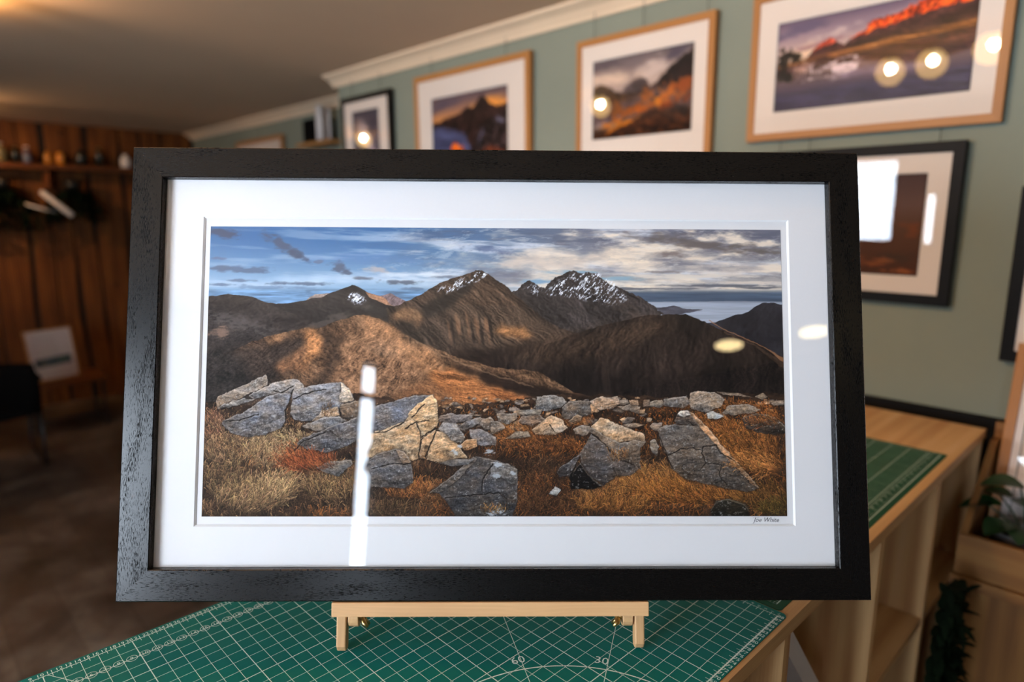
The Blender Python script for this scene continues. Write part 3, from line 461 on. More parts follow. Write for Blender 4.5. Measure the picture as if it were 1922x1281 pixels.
    # tufts
    def tuft(cx, cy, rx, ry, n, col, ang, sp, L, curve=.5):
        a = rs.rand(n) * 6.28; r = np.sqrt(rs.rand(n)); p = np.stack([cx + np.cos(a) * r * rx, cy + np.sin(a) * r * ry], 1)
        p = p[np.argsort(p[:, 1])]
        cc = np.array(col)[None] * (.35 + .75 * rs.rand(n)[:, None]) * (1 + .03 * rs.randn(n, 3))
        c.strokes(p, ang + rs.randn(n) * sp, L * (.5 + rs.rand(n)), cc, rs, curve, .62)
    def rock(shade, poly, k):
        p = np.array(poly, float); h = p[:, 1].max() - p[:, 1].min(); lit = shade[0] - shade[2] > 36
        c.poly(poly, (26, 20, 17), jag=1.5, k=.8, blr=2)
        ang = 1.1 if not lit else -.4
        def t(X, Y):
            Xw = X + 5 * fbm(X, Y, 30, 24, 160 + k, 3); Yw = Y + 4 * fbm(X, Y, 30, 24, 170 + k, 3)
            v = (1.08 + .20 * fbm(Xw - ang * Yw, Yw + .3 * Xw, 34, 12, 100 + k, 4, .7) + .26 * relief(Xw - ang * .5 * Yw, Yw + .3 * Xw, 26, 12, 130 + k, 5, 1.8, -1.2) + .07 * relief(X, Y, 4.5, 4, 140 + k, 3)
                 + .13 * nz(X, Y, 1.5, 1.5, 200 + k) - .30 * sst(p[:, 1].min() + h * .35, p[:, 1].max(), Y))
            w = fbm(X, Y, 22, 16, 180 + k, 3)[..., None] * .07
            return np.clip(v, .2, 2)[..., None] * (1 + w * np.array([1., .1, -1.1]))
        q = [(x, y - .6) for x, y in poly]
        c.poly(q, tuple(np.array(shade) * (np.array([1.04, 1., .95]))), t, jag=1.6 if h > 16 else .8, jsc=9, seed=k)
        if h > 14:
            m1 = c.mask(q, jag=1.6, jsc=9, seed=k); m2 = c.mask([(x - .5, y + 2.2) for x, y in q], jag=1.6, jsc=9, seed=k)
            e = np.zeros((c.h, c.w), np.float32); e[m1[0]] = m1[1]; e[m2[0]] -= m2[1]; c.put((slice(None), np.clip(e, 0, 1) * .35), (196, 180, 164) if not lit else (226, 204, 176))
        sm = c.mask(q, jag=2, jsc=6, seed=k + 3, blr=1)
        if sm and h > 18:
            s2 = sst(.55, .9, fbm(c.X[sm[0]], c.Y[sm[0]], 3.6, 2.8, 300 + k, 3))
            c.put((sm[0], sm[1] * s2 * .5), (186, 184, 180) if not lit else (214, 196, 170))
            s3 = sst(.45, .9, fbm(c.X[sm[0]], c.Y[sm[0]], 14, 8, 350 + k, 3))
            c.put((sm[0], sm[1] * s3 * .4), (60, 54, 50) if not lit else (120, 92, 66))
    # field of small stones in the middle distance
    for k in range(230):
        y = 328 + rs.rand() ** 1.3 * 62; x = 440 + rs.rand() * 640; s_ = 2.5 + (y - 324) * .11 * (.5 + rs.rand())
        if y > 345 and rs.rand() < .35 + (x > 800) * .4: continue
        n = rs.randint(5, 8); a = np.sort(rs.rand(n) * 6.28)
        sh = (118, 106, 98) if rs.rand() < .65 else (156, 128, 102)
        rock(tuple(np.array(sh) * (.75 + .4 * rs.rand())), [(x + math.cos(q) * s_ * 1.7, y + math.sin(q) * s_ * .8) for q in a], 900 + k)
    tuft(20, 395, 26, 40, 500, (170, 120, 88), 1.9, .4, 12)
    Gs = [(150, 418, 60, 22, 500, (196, 164, 118), 2.3, .5, 15), (255, 405, 26, 26, 420, (190, 154, 106), 2.1, .5, 13), (60, 385, 60, 9, 200, (150, 118, 84), 1.4, .5, 9), (230, 375, 30, 6, 160, (140, 104, 72), 1.2, .5, 8), (230, 352, 12, 26, 170, (118, 84, 54), 1.5, .4, 8),
          (200, 452, 56, 22, 900, (176, 92, 50), 2.5, .3, 22), (240, 462, 60, 20, 420, (186, 136, 88), -.6, .3, 22), (110, 440, 40, 26, 480, (196, 156, 112), 1.3, .5, 18), (50, 430, 50, 30, 480, (176, 140, 98), 1.7, .6, 16),
          (90, 520, 70, 26, 800, (192, 152, 106), 1.1, .45, 24), (140, 500, 34, 24, 500, (206, 166, 116), 1.3, .5, 24), (250, 500, 60, 24, 520, (170, 134, 90), 1.9, .6, 18), (40, 490, 40, 30, 420, (150, 118, 80), 1.3, .6, 16), (330, 540, 60, 12, 260, (120, 92, 62), 1.4, .8, 14),
          (360, 400, 40, 14, 240, (190, 122, 68), 2., .5, 12), (340, 425, 50, 12, 240, (196, 138, 84), 2.2, .5, 12), (385, 505, 40, 16, 460, (196, 122, 62), 1.5, .6, 15), (450, 515, 50, 16, 360, (150, 96, 54), 1.6, .7, 15), (500, 470, 30, 16, 200, (80, 62, 44), 1.4, .8, 14), (545, 540, 26, 10, 150, (186, 130, 66), 1.4, .7, 12),
          (610, 395, 60, 16, 900, (202, 126, 62), 2.6, .4, 15), (700, 372, 36, 10, 340, (190, 116, 60), 2.5, .5, 10), (640, 420, 70, 14, 460, (150, 92, 50), 2.5, .5, 14), (620, 500, 70, 40, 800, (92, 62, 40), 1.4, .9, 16), (650, 530, 60, 16, 420, (120, 80, 48), 1.3, .8, 15),
          (790, 470, 34, 18, 420, (210, 140, 74), 2.4, .4, 18), (780, 440, 24, 14, 220, (190, 128, 72), 1.6, .5, 14), (840, 490, 80, 20, 1300, (206, 138, 72), 2.6, .3, 26), (740, 500, 40, 26, 460, (180, 124, 70), 1.9, .5, 22), (940, 510, 110, 20, 1300, (198, 124, 56), 2.7, .35, 26), (770, 535, 70, 14, 520, (186, 122, 62), 1.4, .6, 20),
          (1030, 420, 60, 34, 1300, (190, 118, 56), 2.7, .5, 20), (1050, 455, 50, 20, 620, (206, 134, 70), 2.9, .3, 20), (960, 380, 50, 18, 620, (196, 120, 58), 2.5, .5, 14), (1000, 345, 90, 8, 560, (194, 116, 54), 2.5, .5, 9), (1060, 370, 36, 16, 420, (186, 110, 52), 2.5, .6, 12), (900, 345, 40, 5, 160, (190, 112, 54), 2.5, .5, 8),
          (1000, 470, 40, 16, 260, (64, 42, 28), 2.6, .5, 18), (1060, 520, 50, 24, 520, (150, 104, 50), 2.6, .5, 20), (1080, 540, 30, 12, 200, (120, 100, 46), 2.3, .5, 16), (880, 350, 30, 6, 160, (150, 92, 50), 2, .6, 8)]
    for g_ in Gs: tuft(*g_)
    for k, (shade, poly) in enumerate(T['rocks']): rock(shade, poly, k)
    for cr in T['cracks']:
        c.line(cr, (24, 19, 17), 2.2, .85, 1.5, seed=len(cr)); c.line([(x + 1.6, y + 1.6) for x, y in cr], (170, 150, 130), .8, .35, 1.5)
    # lichen on the near dark boulder
    for k, (x, y, r) in enumerate([(535, 430, 9), (552, 455, 8), (548, 475, 9), (556, 543, 10), (540, 546, 8), (580, 470, 5), (470, 432, 8), (480, 420, 5)]):
        c.blob(x, y, r, r * .6, .2, (176, 182, 190), .8, 400 + k, 6, 1.2, .5)
    # grass in front of the stones
    for g_ in [g_ for i, g_ in enumerate(Gs) if i in (4, 5, 9, 19, 26, 30, 32, 35)]: tuft(g_[0], g_[1] + 3, g_[2] * .9, g_[3] * .55, int(g_[4] * .3), *g_[5:])
    rock((44, 40, 32), T['rocks'][[r[0] for r in T['rocks']].index((44, 40, 32))][1], 77)
    vg = 1.0 - .08 * sst(.5, 1, Y / H)
    c.a *= vg[..., None]
    c.a = (c.a - 64) * 1.2 + 64 + 3 * (c.a / 128)
    g = c.a.mean(-1, keepdims=True); c.a = g + (c.a - g) * np.where(c.Y[..., None] > 150, .9, 1.)
    return c.rgb()
# ---------------------------------------------------------------- the room shell
structure(MB().box((XL - .3, YN - .3, -.12), (XR2 + .3, YF + .3, 0)).build('floor', 'floor'))
structure(MB().box((XL - .3, YN - .3, ZC), (XR2 + .3, YF + .3, ZC + .12)).build('ceiling', 'ceiling'))
b = MB(); b.box((XR, YN, 0), (XR2 + .3, 3.82, ZC)); b.box((XR2, 3.82, 0), (XR2 + .3, YF + .3, ZC)); structure(b.build('wall_right', 'sage', weld=False))
structure(MB().box((XL - .3, YN - .3, 0), (XR2 + .3, YN, ZC)).build('wall_near', 'dark_wall'))
b = MB(); ys = [YN - .3]; 
for y0, y1, z0, z1 in sorted(WINDOWS):
    b.box((XL - .12, ys[-1], 0), (XL, y0, ZC)); b.box((XL - .12, y0, 0), (XL, y1, z0)); b.box((XL - .12, y0, z1), (XL, y1, ZC)); ys.append(y1)
b.box((XL - .12, ys[-1], 0), (XL, YF + .3, ZC)); structure(b.build('wall_left', 'left_wall', weld=False))
for k, (y0, y1, z0, z1) in enumerate(WINDOWS):
    root = bpy.data.objects.new('window_%d' % (k + 1), None); COL.objects.link(root); root.location = (XL - .06, (y0 + y1) / 2, z0); structure(root)
    w, h = y1 - y0, z1 - z0; t = min(.045, w * .12)
    f = MB(); f.box((-.03, -w / 2, 0), (.03, w / 2, t)); f.box((-.03, -w / 2, h - t), (.03, w / 2, h)); f.box((-.03, -w / 2, t), (.03, -w / 2 + t, h - t)); f.box((-.03, w / 2 - t, t), (.03, w / 2, h - t))
    if k == 2: f.box((-.03, -w / 2 + t, 1.60), (.03, w / 2 - t, 1.635))
    f.build('window_frame', 'black_frame', root, weld=False); MB().box((-.004, -w / 2 + t, t), (.004, w / 2 - t, h - t)).build('window_pane', 'window_glass', root)
# far wall of waney-edged boards
b = MB(); b.box((XL - .3, YF, 0), (XR2 + .3, YF + .3, ZC)); wf = structure(b.build('wall_far', 'waney'))
rb = random.Random(11); x = XL; b = MB(); first = True
while x < XR2:
    w = rb.uniform(.17, .30); n_ = 14; L = []; Rr = []
    p1, p2 = rb.random() * 6, rb.random() * 6; tl = rb.uniform(-.02, .02)
    for i in range(n_ + 1):
        z = ZC * i / n_; wig = .012 * math.sin(z * 2.3 + p1) + .007 * math.sin(z * 6.1 + p2) + tl * (z - 1.3)
        L.append((x + .006 + wig * .8, z)); Rr.append((x + w - .014 - .014 * abs(math.sin(z * 1.7 + p2)) + wig, z))
    pr = L + list(reversed(Rr)); lap = .014 if first else .028; first = not first
    rot = Matrix(((1, 0, 0), (0, 0, -1), (0, 1, 0)))
    b.prism([(min(q[0], XR2), q[1]) for q in pr], -YF + .0, -YF + lap, 'warm_plank', rot, grain=1); x += w
o = b.build('wall_boards', 'warm_plank', wf, weld=False)
# cornice: a coved moulding along the picture wall, stepping back with it, and the black lower wall
cov = [(0, 0), (0, -.062), (.012, -.062), (.020, -.050), (.046, -.026), (.074, -.014), (.086, -.010), (.090, 0)]
def cornice(name, x, y0, y1):
    b = MB(); n_ = len(cov)
    for i in range(n_):
        j = (i + 1) % n_; q = [(x - cov[i][0], y0, ZC + cov[i][1]), (x - cov[j][0], y0, ZC + cov[j][1]), (x - cov[j][0], y1, ZC + cov[j][1]), (x - cov[i][0], y1, ZC + cov[i][1])]
        b.quad(q, [(0, 0)] * 4)
    for y in (y0, y1): b.quad([(x - c[0], y, ZC + c[1]) for c in cov], [(0, 0)] * n_)
    return structure(b.build(name, 'cornice'))
cornice('trim_1', XR, YN, 3.86); cornice('trim_2', XR2, 3.82, YF)
structure(MB().box((XR - .03, YN, 0), (XR, 3.8, 1.237)).build('trim_3', 'wainscot'))
structure(MB().box((XR2 - .02, 3.84, 0), (XR2, YF - .03, .12)).build('baseboard_right', 'wainscot'))

# ---------------------------------------------------------------- printed pictures
def print_mesh(name, rgb, x0, y0, x1, y1, z, parent):
    h, w = rgb.shape[:2]; me = bpy.data.meshes.new(name)
    X = np.linspace(x0, x1, w, dtype=np.float32); Y = np.linspace(y1, y0, h, dtype=np.float32)
    co = np.zeros((h, w, 3), np.float32); co[..., 0] = X[None]; co[..., 1] = Y[:, None]; co[..., 2] = z
    idx = np.arange(h * w, dtype=np.int32).reshape(h, w); q = np.stack([idx[1:, :-1], idx[1:, 1:], idx[:-1, 1:], idx[:-1, :-1]], -1).reshape(-1, 4)
    me.vertices.add(h * w); me.vertices.foreach_set('co', co.ravel())
    me.loops.add(q.size); me.loops.foreach_set('vertex_index', q.ravel()); me.polygons.add(len(q)); me.polygons.foreach_set('loop_start', np.arange(0, q.size, 4, dtype=np.int32)); me.polygons.foreach_set('loop_total', np.full(len(q), 4, np.int32))
    l = np.where(rgb <= .04045, rgb / 12.92, ((rgb + .055) / 1.055) ** 2.4)
    ca = np.ones((h * w, 4), np.float32); ca[:, :3] = l.reshape(-1, 3)
    a = me.color_attributes.new('print_colour', 'FLOAT_COLOR', 'POINT'); a.data.foreach_set('color', ca.ravel())
    me.materials.append(M['print']); me.update(calc_edges=True); me.validate()
    o = bpy.data.objects.new(name, me); COL.objects.link(o); o.parent = parent; return o
def picture(root, W_, H_, mw, depth, mould, opening, img, rgb, mount='mount', under=None, double=False, y0=0., bevel=.0012):
    """frame, glass, mount with bevelled opening and print; local x right, y up, z out of the picture; x centred, y from the bottom edge"""
    x0, x1 = -W_ / 2, W_ / 2; reb = .0125 if double else .006
    f = MB().rects([(x0, 0, x1, H_, -depth), (x0, 0, x1, H_, -.0015), (x0 + .0015, .0015, x1 - .0015, H_ - .0015, 0), (x0 + mw - .001, mw - .001, x1 - mw + .001, H_ - mw + .001, 0), (x0 + mw, mw, x1 - mw, H_ - mw, -.001), (x0 + mw, mw, x1 - mw, H_ - mw, -depth + .004), (x0, 0, x1, H_, -depth)])
    fo = f.build('frame', mould, root, weld=True)
    ox0, oy0, ox1, oy1 = opening; e = .0022 if double else .0016; a = mw - .0005
    mo = MB().rects([(x0 + a, a, x1 - a, H_ - a, -reb), (ox0, oy0, ox1, oy1, -reb)]).build('mount', mount, root)
    lab(MB().rects([(ox0, oy0, ox1, oy1, -reb), (ox0 + e, oy0 + e, ox1 - e, oy1 - e, -reb - .0022)]).build('mount_bevel', 'bevel', mo), 'white bevelled edge of the mount opening')
    zi = -reb - .0023
    if double: im_ = MB().rects([(ox0 - .01, oy0 - .01, ox1 + .01, oy1 + .01, zi - .0004), (img[0] + .001, img[1] + .001, img[2] - .001, img[3] - .001, zi - .0004)]).build('inner_mount', mount, root)
    p = print_mesh('print', rgb, *img, zi, root)
    MB().box((x0 + a, a, -reb + .0022), (x1 - a, H_ - a, -reb + .0040)).build('glazing', 'glazing', root)
    MB().box((x0 + mw * .4, mw * .4, -depth + .001), (x1 - mw * .4, H_ - mw * .4, -depth + .004)).build('backing_board', 'back', root)
    if double: return im_
    return root
_w = Vector((.7278, -.6858, -.0065)).normalized(); _u = Vector((.1756, .1771, .9684)); _u = (_u - _w * _u.dot(_w)).normalized(); _n = _w.cross(_u)
FR = Matrix((_w, _u, _n)).transposed()
F0 = Vector((.5172, .5605, .9841 + .33))
hero = thing('framed_print', 'large framed mountain panorama in a wide black frame, standing on the small easel', 'framed picture', F0, FR)
lower = picture(hero, .960, .5855, .0400, .030, 'black_ash', (-.3906, .0908, .3898, .4963), (-.3818, .1033, .3798, .4835), paint_main(), double=True)
v, fcs = glyphs('Joe White', .0085, .35)
b = MB(); b.v = [(x_ * .95 + .352, y_ + .0985, -.0149) for x_, y_ in v]; b.f = fcs; b.uv = [(0, 0)] * sum(len(q) for q in fcs); b.mi = [0] * len(fcs)
b.box((.3345, .1010, -.01495), (.3430, .1013, -.0149)); b.mats = []
lab(b.build('signature', 'ink_grey', lower, weld=False), 'small pencil signature under the print')

# ---------------------------------------------------------------- small beech easel under it
EM = FR; ez = thing('table_easel', 'small beech wood table easel holding up the black framed panorama', 'easel', F0, FR)
b = MB().box((-.2085, -.0188, -.0300), (.1935, -.0008, .0015), grain=0); b.build('ledge', 'beech', ez, bevel=.0012)
tz = lambda p: FR.inverted() @ (Vector(p) - F0)
def leg_mesh(xc, nm, lb=None):
    # side profile in local (z, y): a slanted foot ending on the table top
    w = .0127
    yb = (1.2316 - F0.z - xc * _w.z + .046 * _n.z) / _u.z + .003; b = MB()
    rot = Matrix(((0, 0, 1), (0, 1, 0), (-1, 0, 0)))   # prism x -> -z
    y1 = .50
    pts = [(.0305, y1), (.048, y1), (.048, yb + .003), (.046, yb - .003), (.036, yb - .003), (.0305, yb + .004)]
    b.prism(pts, xc - w / 2, xc + w / 2, None, rot, grain=1)
    return b.build(nm, 'beech', ez, bevel=.0018)
leg_mesh(-.2032, 'front_leg'); leg_mesh(.188, 'front_leg')
for s, xc in ((1, -.2032), (-1, .188)):
    rot = Matrix(((0, 0, 1), (0, 1, 0), (-1, 0, 0)))
    xa, xb = (xc + .0085, xc + .0217) if s > 0 else (xc - .0217, xc - .0085)
    pts = [(.0305, -.001), (.058, -.001), (.058, -.032)] + [(.0443 + .0137 * math.cos(t), -.032 + .0135 * math.sin(t)) for t in np.linspace(0, -PI, 9)][1:-1] + [(.0305, -.032)]
    b = MB().prism(pts, xa, xb, None, rot, grain=1); hb = b.build('hinge_block', 'beech', ez, bevel=.001)
    xo = xb if s > 0 else xa
    b = MB().tube([(xo, -.031, -.040), (xo + s * .010, -.031, -.040)], .0022); b.tube([(xo + s * .001, -.031, -.040), (xo + s * .0045, -.031, -.040)], .0052)
    for q in (-1, 1): b.tube([(xo + s * .004, -.031, -.040), (xo + s * .008, -.031 - .007, -.040 + q * .004 + .004), (xo + s * .013, -.031 - .011, -.040 + q * .006 + .004)], [.0028, .0036, .0022], seg=8)
    b.build('wing_nut', 'brass', hb, smooth=True)
MB().box((-.18, .12, -.052), (.167, .14, -.037)).build('cross_rail', 'beech', ez, bevel=.001); MB().box((-.18, .40, -.052), (.167, .42, -.037)).build('cross_rail', 'beech', ez, bevel=.001)
# rear prop from the upper rail down to the table behind
pa = Vector((-.0065, .41, -.060)); pbw = F0 + Vector((.6629, .7059, 0)) * .26; pb = tz((pbw.x, pbw.y, 1.2372))
b = MB(); b.tube([pa, pb], .008, seg=4); b.build('rear_leg', 'beech', ez)

# ---------------------------------------------------------------- cutting mats
ZT = 1.23
def rounded(x0, y0, x1, y1, r, n=5):
    P = []
    for cx, cy, a0 in ((x1 - r, y0 + r, -PI / 2), (x1 - r, y1 - r, 0), (x0 + r, y1 - r, PI / 2), (x0 + r, y0 + r, PI)):
        P += [(cx + r * math.cos(a0 + PI / 2 * k / n), cy + r * math.sin(a0 + PI / 2 * k / n)) for k in range(n + 1)]
    return P
MX, MY = -.0103, .3496; MZ = ZT + .0015
class Ink(MB):
    def seg(s, a, b, w, z=.0001):
        a = Vector(a); b = Vector(b); d = (b - a).normalized(); q = Vector((-d.y, d.x)) * w / 2
        s.quad([(*(a + q), z), (*(a - q), z), (*(b - q), z), (*(b + q), z)], [(0, 0)] * 4)
    def text(s, t, c, size, dirx, z=.00016, it=0.):
        v, f = glyphs(t, size, it); dx = Vector(dirx).normalized(); dy = Vector((-dx.y, dx.x)); b0 = len(s.v)
        for x, y in v: p = Vector(c) + dx * x + dy * y; s.v.append((p.x, p.y, z))
        for q in f: s.f.append(tuple(b0 + i for i in q)); s.uv += [(0, 0)] * len(q); s.mi.append(0)
    def arc(s, c, r, a0, a1, w, n=48):
        for k in range(n):
            t0, t1 = a0 + (a1 - a0) * k / n, a0 + (a1 - a0) * (k + 1) / n
            s.seg((c[0] + r * math.cos(t0), c[1] + r * math.sin(t0)), (c[0] + r * math.cos(t1), c[1] + r * math.sin(t1)), w)
mat1 = thing('cutting_mat', 'green cutting mat with a wide white grid under the small easel', 'cutting mat', (MX, MY, MZ), group=None)
ms = MB().prism(rounded(-.012, -.0095, .8925, .591, .008), -.0014, 0).build('mat_sheet', 'mat_green', mat1)
ink = Ink(); cm = .01
for u in range(0, 90, 2): ink.seg((u * cm, 0), (u * cm, .58), .0011 if u % 10 == 0 else .00065)
for v_ in range(0, 60, 2): ink.seg((0, v_ * cm), (.88, v_ * cm), (.0018 if v_ == 0 else .0011) if v_ % 10 == 0 or v_ == 58 else .00065)
ink.seg((0, .541), (.88, .541), .0004)
for u in range(0, 89):
    for vv, dr in ((0, 1), (.58, -1)):
        if u % 2: ink.seg((u * cm, vv), (u * cm, vv + dr * .006), .0006); ink.seg((u * cm, vv), (u * cm, vv - dr * .002), .0006)
        ink.seg(((u + .5) * cm, vv), ((u + .5) * cm, vv + dr * .0025), .0004)
        if dr > 0:
            for q in range(10): ink.seg(((u + q * .1) * cm, vv), ((u + q * .1) * cm, vv + .0012), .00025)
for v_ in range(0, 59):
    if v_ % 2: ink.seg((.88, v_ * cm), (.874, v_ * cm), .0006); ink.seg((.88, v_ * cm), (.883, v_ * cm), .0006)
    ink.seg((.88, (v_ + .5) * cm), (.8775, (v_ + .5) * cm), .0004)
g_lines = ink.build('grid_lines', 'ink_white', ms, weld=False)
ink = Ink(); c0 = (.44, 0)
ink.arc(c0, .20, 0, PI, .0016)
for a in (30, 60, 45 * 0 + 120, 150):
    t = math.radians(a); ink.seg(c0, (c0[0] + math.cos(t) * .58 / max(math.sin(t), .55), math.sin(t) * .58 / max(math.sin(t), .55)), .0008)
ink.build('protractor_lines', 'ink_white', ms, weld=False)
ink = Ink()
for u in range(1, 89):
    ink.text(str(u), (u * cm - .0022, .5845), .0085, (1, 0)); ink.text(str(u), (u * cm, -.0046), .0088, (0, -1))
for v_ in range(1, 58): ink.text(str(v_), (.8850, v_ * cm), .0055, (1, 0))
for k in range(2, 34):
    c_ = ((5.3 + 1.52 * k) * cm, .5415); ink.text(str(k), c_, .0085, (1, 0)); ink.arc(c_, (.0062), 0, 2 * PI, .0007, 20)
ink.text('60', (.5455, .1905), .019, (.92, -.45), .0003); ink.text('30', (.6220, .1150), .019, (.50, -.86), .0003)
ink.build('printed_numbers', 'ink_white', ms, weld=False)
mat2 = thing('cutting_mat', 'dark green finely ruled cutting mat at the far end of the pine counter', 'cutting mat', (.8850, MY, MZ - .0002))
ms2 = MB().prism(rounded(0, .003, .9120, .5915, .006), -.0012, 0).build('mat_sheet', 'mat_dark', mat2)
ink = Ink(); ink2 = Ink(); x1 = .9000
for k in range(0, 90): ink2.seg((.012 + k * cm, .036 if k % 5 else .014), (.012 + k * cm, .58), .0007 if k % 5 else .0011)
for k in range(4, 58, 4): ink.seg((.012, k * cm), (x1, k * cm), .0009)
ink.seg((.012, .0145), (x1, .0145), .0013); ink.seg((.012, .0145), (.012, .575), .001); ink.seg((x1, .0145), (x1, .575), .001)
ink.seg((.012, .034), (x1, .034), .0005)
for k in range(0, 178):
    ink.seg((.012 + k * .005, .0145), (.012 + k * .005, .0145 + (.010 if k % 5 == 0 else .0055)), .0004)
for k in range(0, 110): ink.seg((.012, .0145 + k * .005), (.012 + (.009 if k % 5 == 0 else .005), .0145 + k * .005), .0005)
ink2.build('fine_grid', 'ink_pale', ms2, weld=False)
for k in range(1, 36): ink.text(str(k), (.012 + k * .0254, .029), .0075, (1, 0))
ink.text('INCH', (.0300, .0215), .006, (0, -1)); ink.build('ruled_lines', 'ink_white', ms2, weld=False)

# ---------------------------------------------------------------- pine counter with open compartments
ct = thing('pine_counter', 'long pale pine counter with open compartments beneath the green cutting mats', 'counter', (0, 0, 0))
CY0, CY1 = .333, .9405
b = MB()
for y0, y1 in ((CY0 + .0, .535), (.5352, .74), (.7402, CY1)): b.box((-1.0, y0, ZT - .0230), (2.105, y1, ZT), grain=0)
b.build('top', 'pine', ct, weld=False)
for x in (-.98, -.10, .40, .87, 1.282, 1.672, 2.082): MB().box((x, CY0 + .004, .06), (x + .020, CY1 - .004, ZT - .0232), grain=2).build('upright_panel', 'pine', ct)
for xa, xb in ((-.96, -.10), (-.08, .40), (.42, .87), (.892, 1.280), (1.304, 1.670), (1.694, 2.080)):
    MB().box((xa, CY0 + .006, .845), (xb, CY1 - .006, .863), grain=0).build('shelf', 'pine', ct)
    MB().box((xa, CY0 + .006, .062), (xb, CY1 - .006, .080), grain=0).build('shelf', 'pine', ct)
    MB().box((xa, CY1 - .018, .09), (xb, CY1 - .008, ZT - .024), grain=0).build('back_panel', 'pine', ct)
lab(MB().box((-.97, CY0 + .03, 0), (2.09, CY1 - .03, .06)).build('plinth', 'wainscot', ct), 'black plinth')
# white mount board leaning diagonally in a compartment, white carton in the next
d_ = Vector((.148, 0, -.178)).normalized(); p_ = Vector((-d_.z * -1, 0, d_.x)) if False else Vector((-.769, 0, -.640)); 
b = MB(); A_ = Vector((.915, .352, 1.200)); B_ = A_ + d_ * .36; q_ = Vector((d_.z, 0, -d_.x)) * .030
for s0 in (0,):
    P8 = [A_, B_, B_ + q_, A_ + q_]; b.quad(P8, [(0, 0)] * 4); b.quad([v + Vector((0, .38, 0)) for v in reversed(P8)], [(0, 0)] * 4)
    for i in range(4): j = (i + 1) % 4; b.quad([P8[i], P8[j], P8[j] + Vector((0, .38, 0)), P8[i] + Vector((0, .38, 0))], [(0, 0)] * 4)
tag(b.build('mount_board', 'card'), 'whitish board leaning diagonally inside the counter compartment beside the curved-grain panel', 'board')
tag(MB().box((1.318, .62, .8645), (1.50, .90, 1.09)).build('carton', 'card', bevel=.003), 'pale carton at the back of the compartment, right below the black frame corner', 'box')
# ---------------------------------------------------------------- pictures hanging on the sage wall
def small_canvas(w, h, base): c = Canvas(w, h, base); return c
def slope2(sh, sx, sy, amp, seed): return lambda X, Y: np.clip(1 + amp * fbm(X + sh * Y, Y, sx, sy, seed, 4, .65) + amp * relief(X + sh * Y, Y, sx, sy, seed + 1, 4), .2, 2.2)
def grad(c, stops):
    v = c.Y / c.h; ys = [s[0] for s in stops]
    for k in range(3): c.a[..., k] = np.interp(v, ys, [s[1][k] for s in stops])
def paint_pinnacles():
    c = Canvas(300, 220); grad(c, [(0, (96, 84, 92)), (.18, (150, 116, 100)), (.32, (196, 140, 90)), (1, (60, 66, 96))])
    c.blob(40, 26, 90, 16, -.1, (92, 84, 98), .8, 3, 40); c.blob(250, 40, 90, 24, 0, (232, 158, 76), .9, 4, 60); c.blob(120, 12, 90, 10, 0, (112, 94, 100), .7, 5, 40)
    c.poly([(0, 78), (60, 66), (110, 60), (135, 48), (150, 34), (162, 44), (176, 40), (196, 18), (206, 10), (214, 20), (236, 40), (262, 52), (300, 44), (300, 220), (120, 220), (0, 120)], (50, 36, 34), slope2(.6, 18, 24, .5, 6), jag=5, jsc=10)
    c.poly([(0, 92), (40, 84), (90, 104), (140, 120), (160, 170), (130, 220), (0, 220)], (84, 88, 118), slope2(0, 60, 20, .2, 7), jag=6, jsc=20, blr=4)
    c.poly([(180, 120), (250, 90), (290, 70), (300, 220), (150, 220)], (56, 46, 46), slope2(1, 14, 12, .8, 8), blr=6)
    c.blob(270, 92, 26, 8, .4, (150, 150, 176), .6, 9, 10); c.blob(200, 130, 10, 30, .4, (108, 108, 130), .6, 10, 10)
    c.poly([(0, 220), (10, 186), (34, 176), (60, 190), (84, 152), (100, 140), (112, 160), (126, 150), (140, 190), (150, 220)], (226, 96, 34), slope2(.2, 10, 16, .6, 11), jag=5, blr=2)
    c.poly([(0, 220), (0, 200), (60, 200), (90, 176), (110, 200), (170, 186), (240, 160), (300, 190), (300, 220)], (92, 54, 40), slope2(.2, 12, 12, .7, 12), jag=6)
    c.a = (c.a - 84) * 1.22 + 74; return c.rgb()
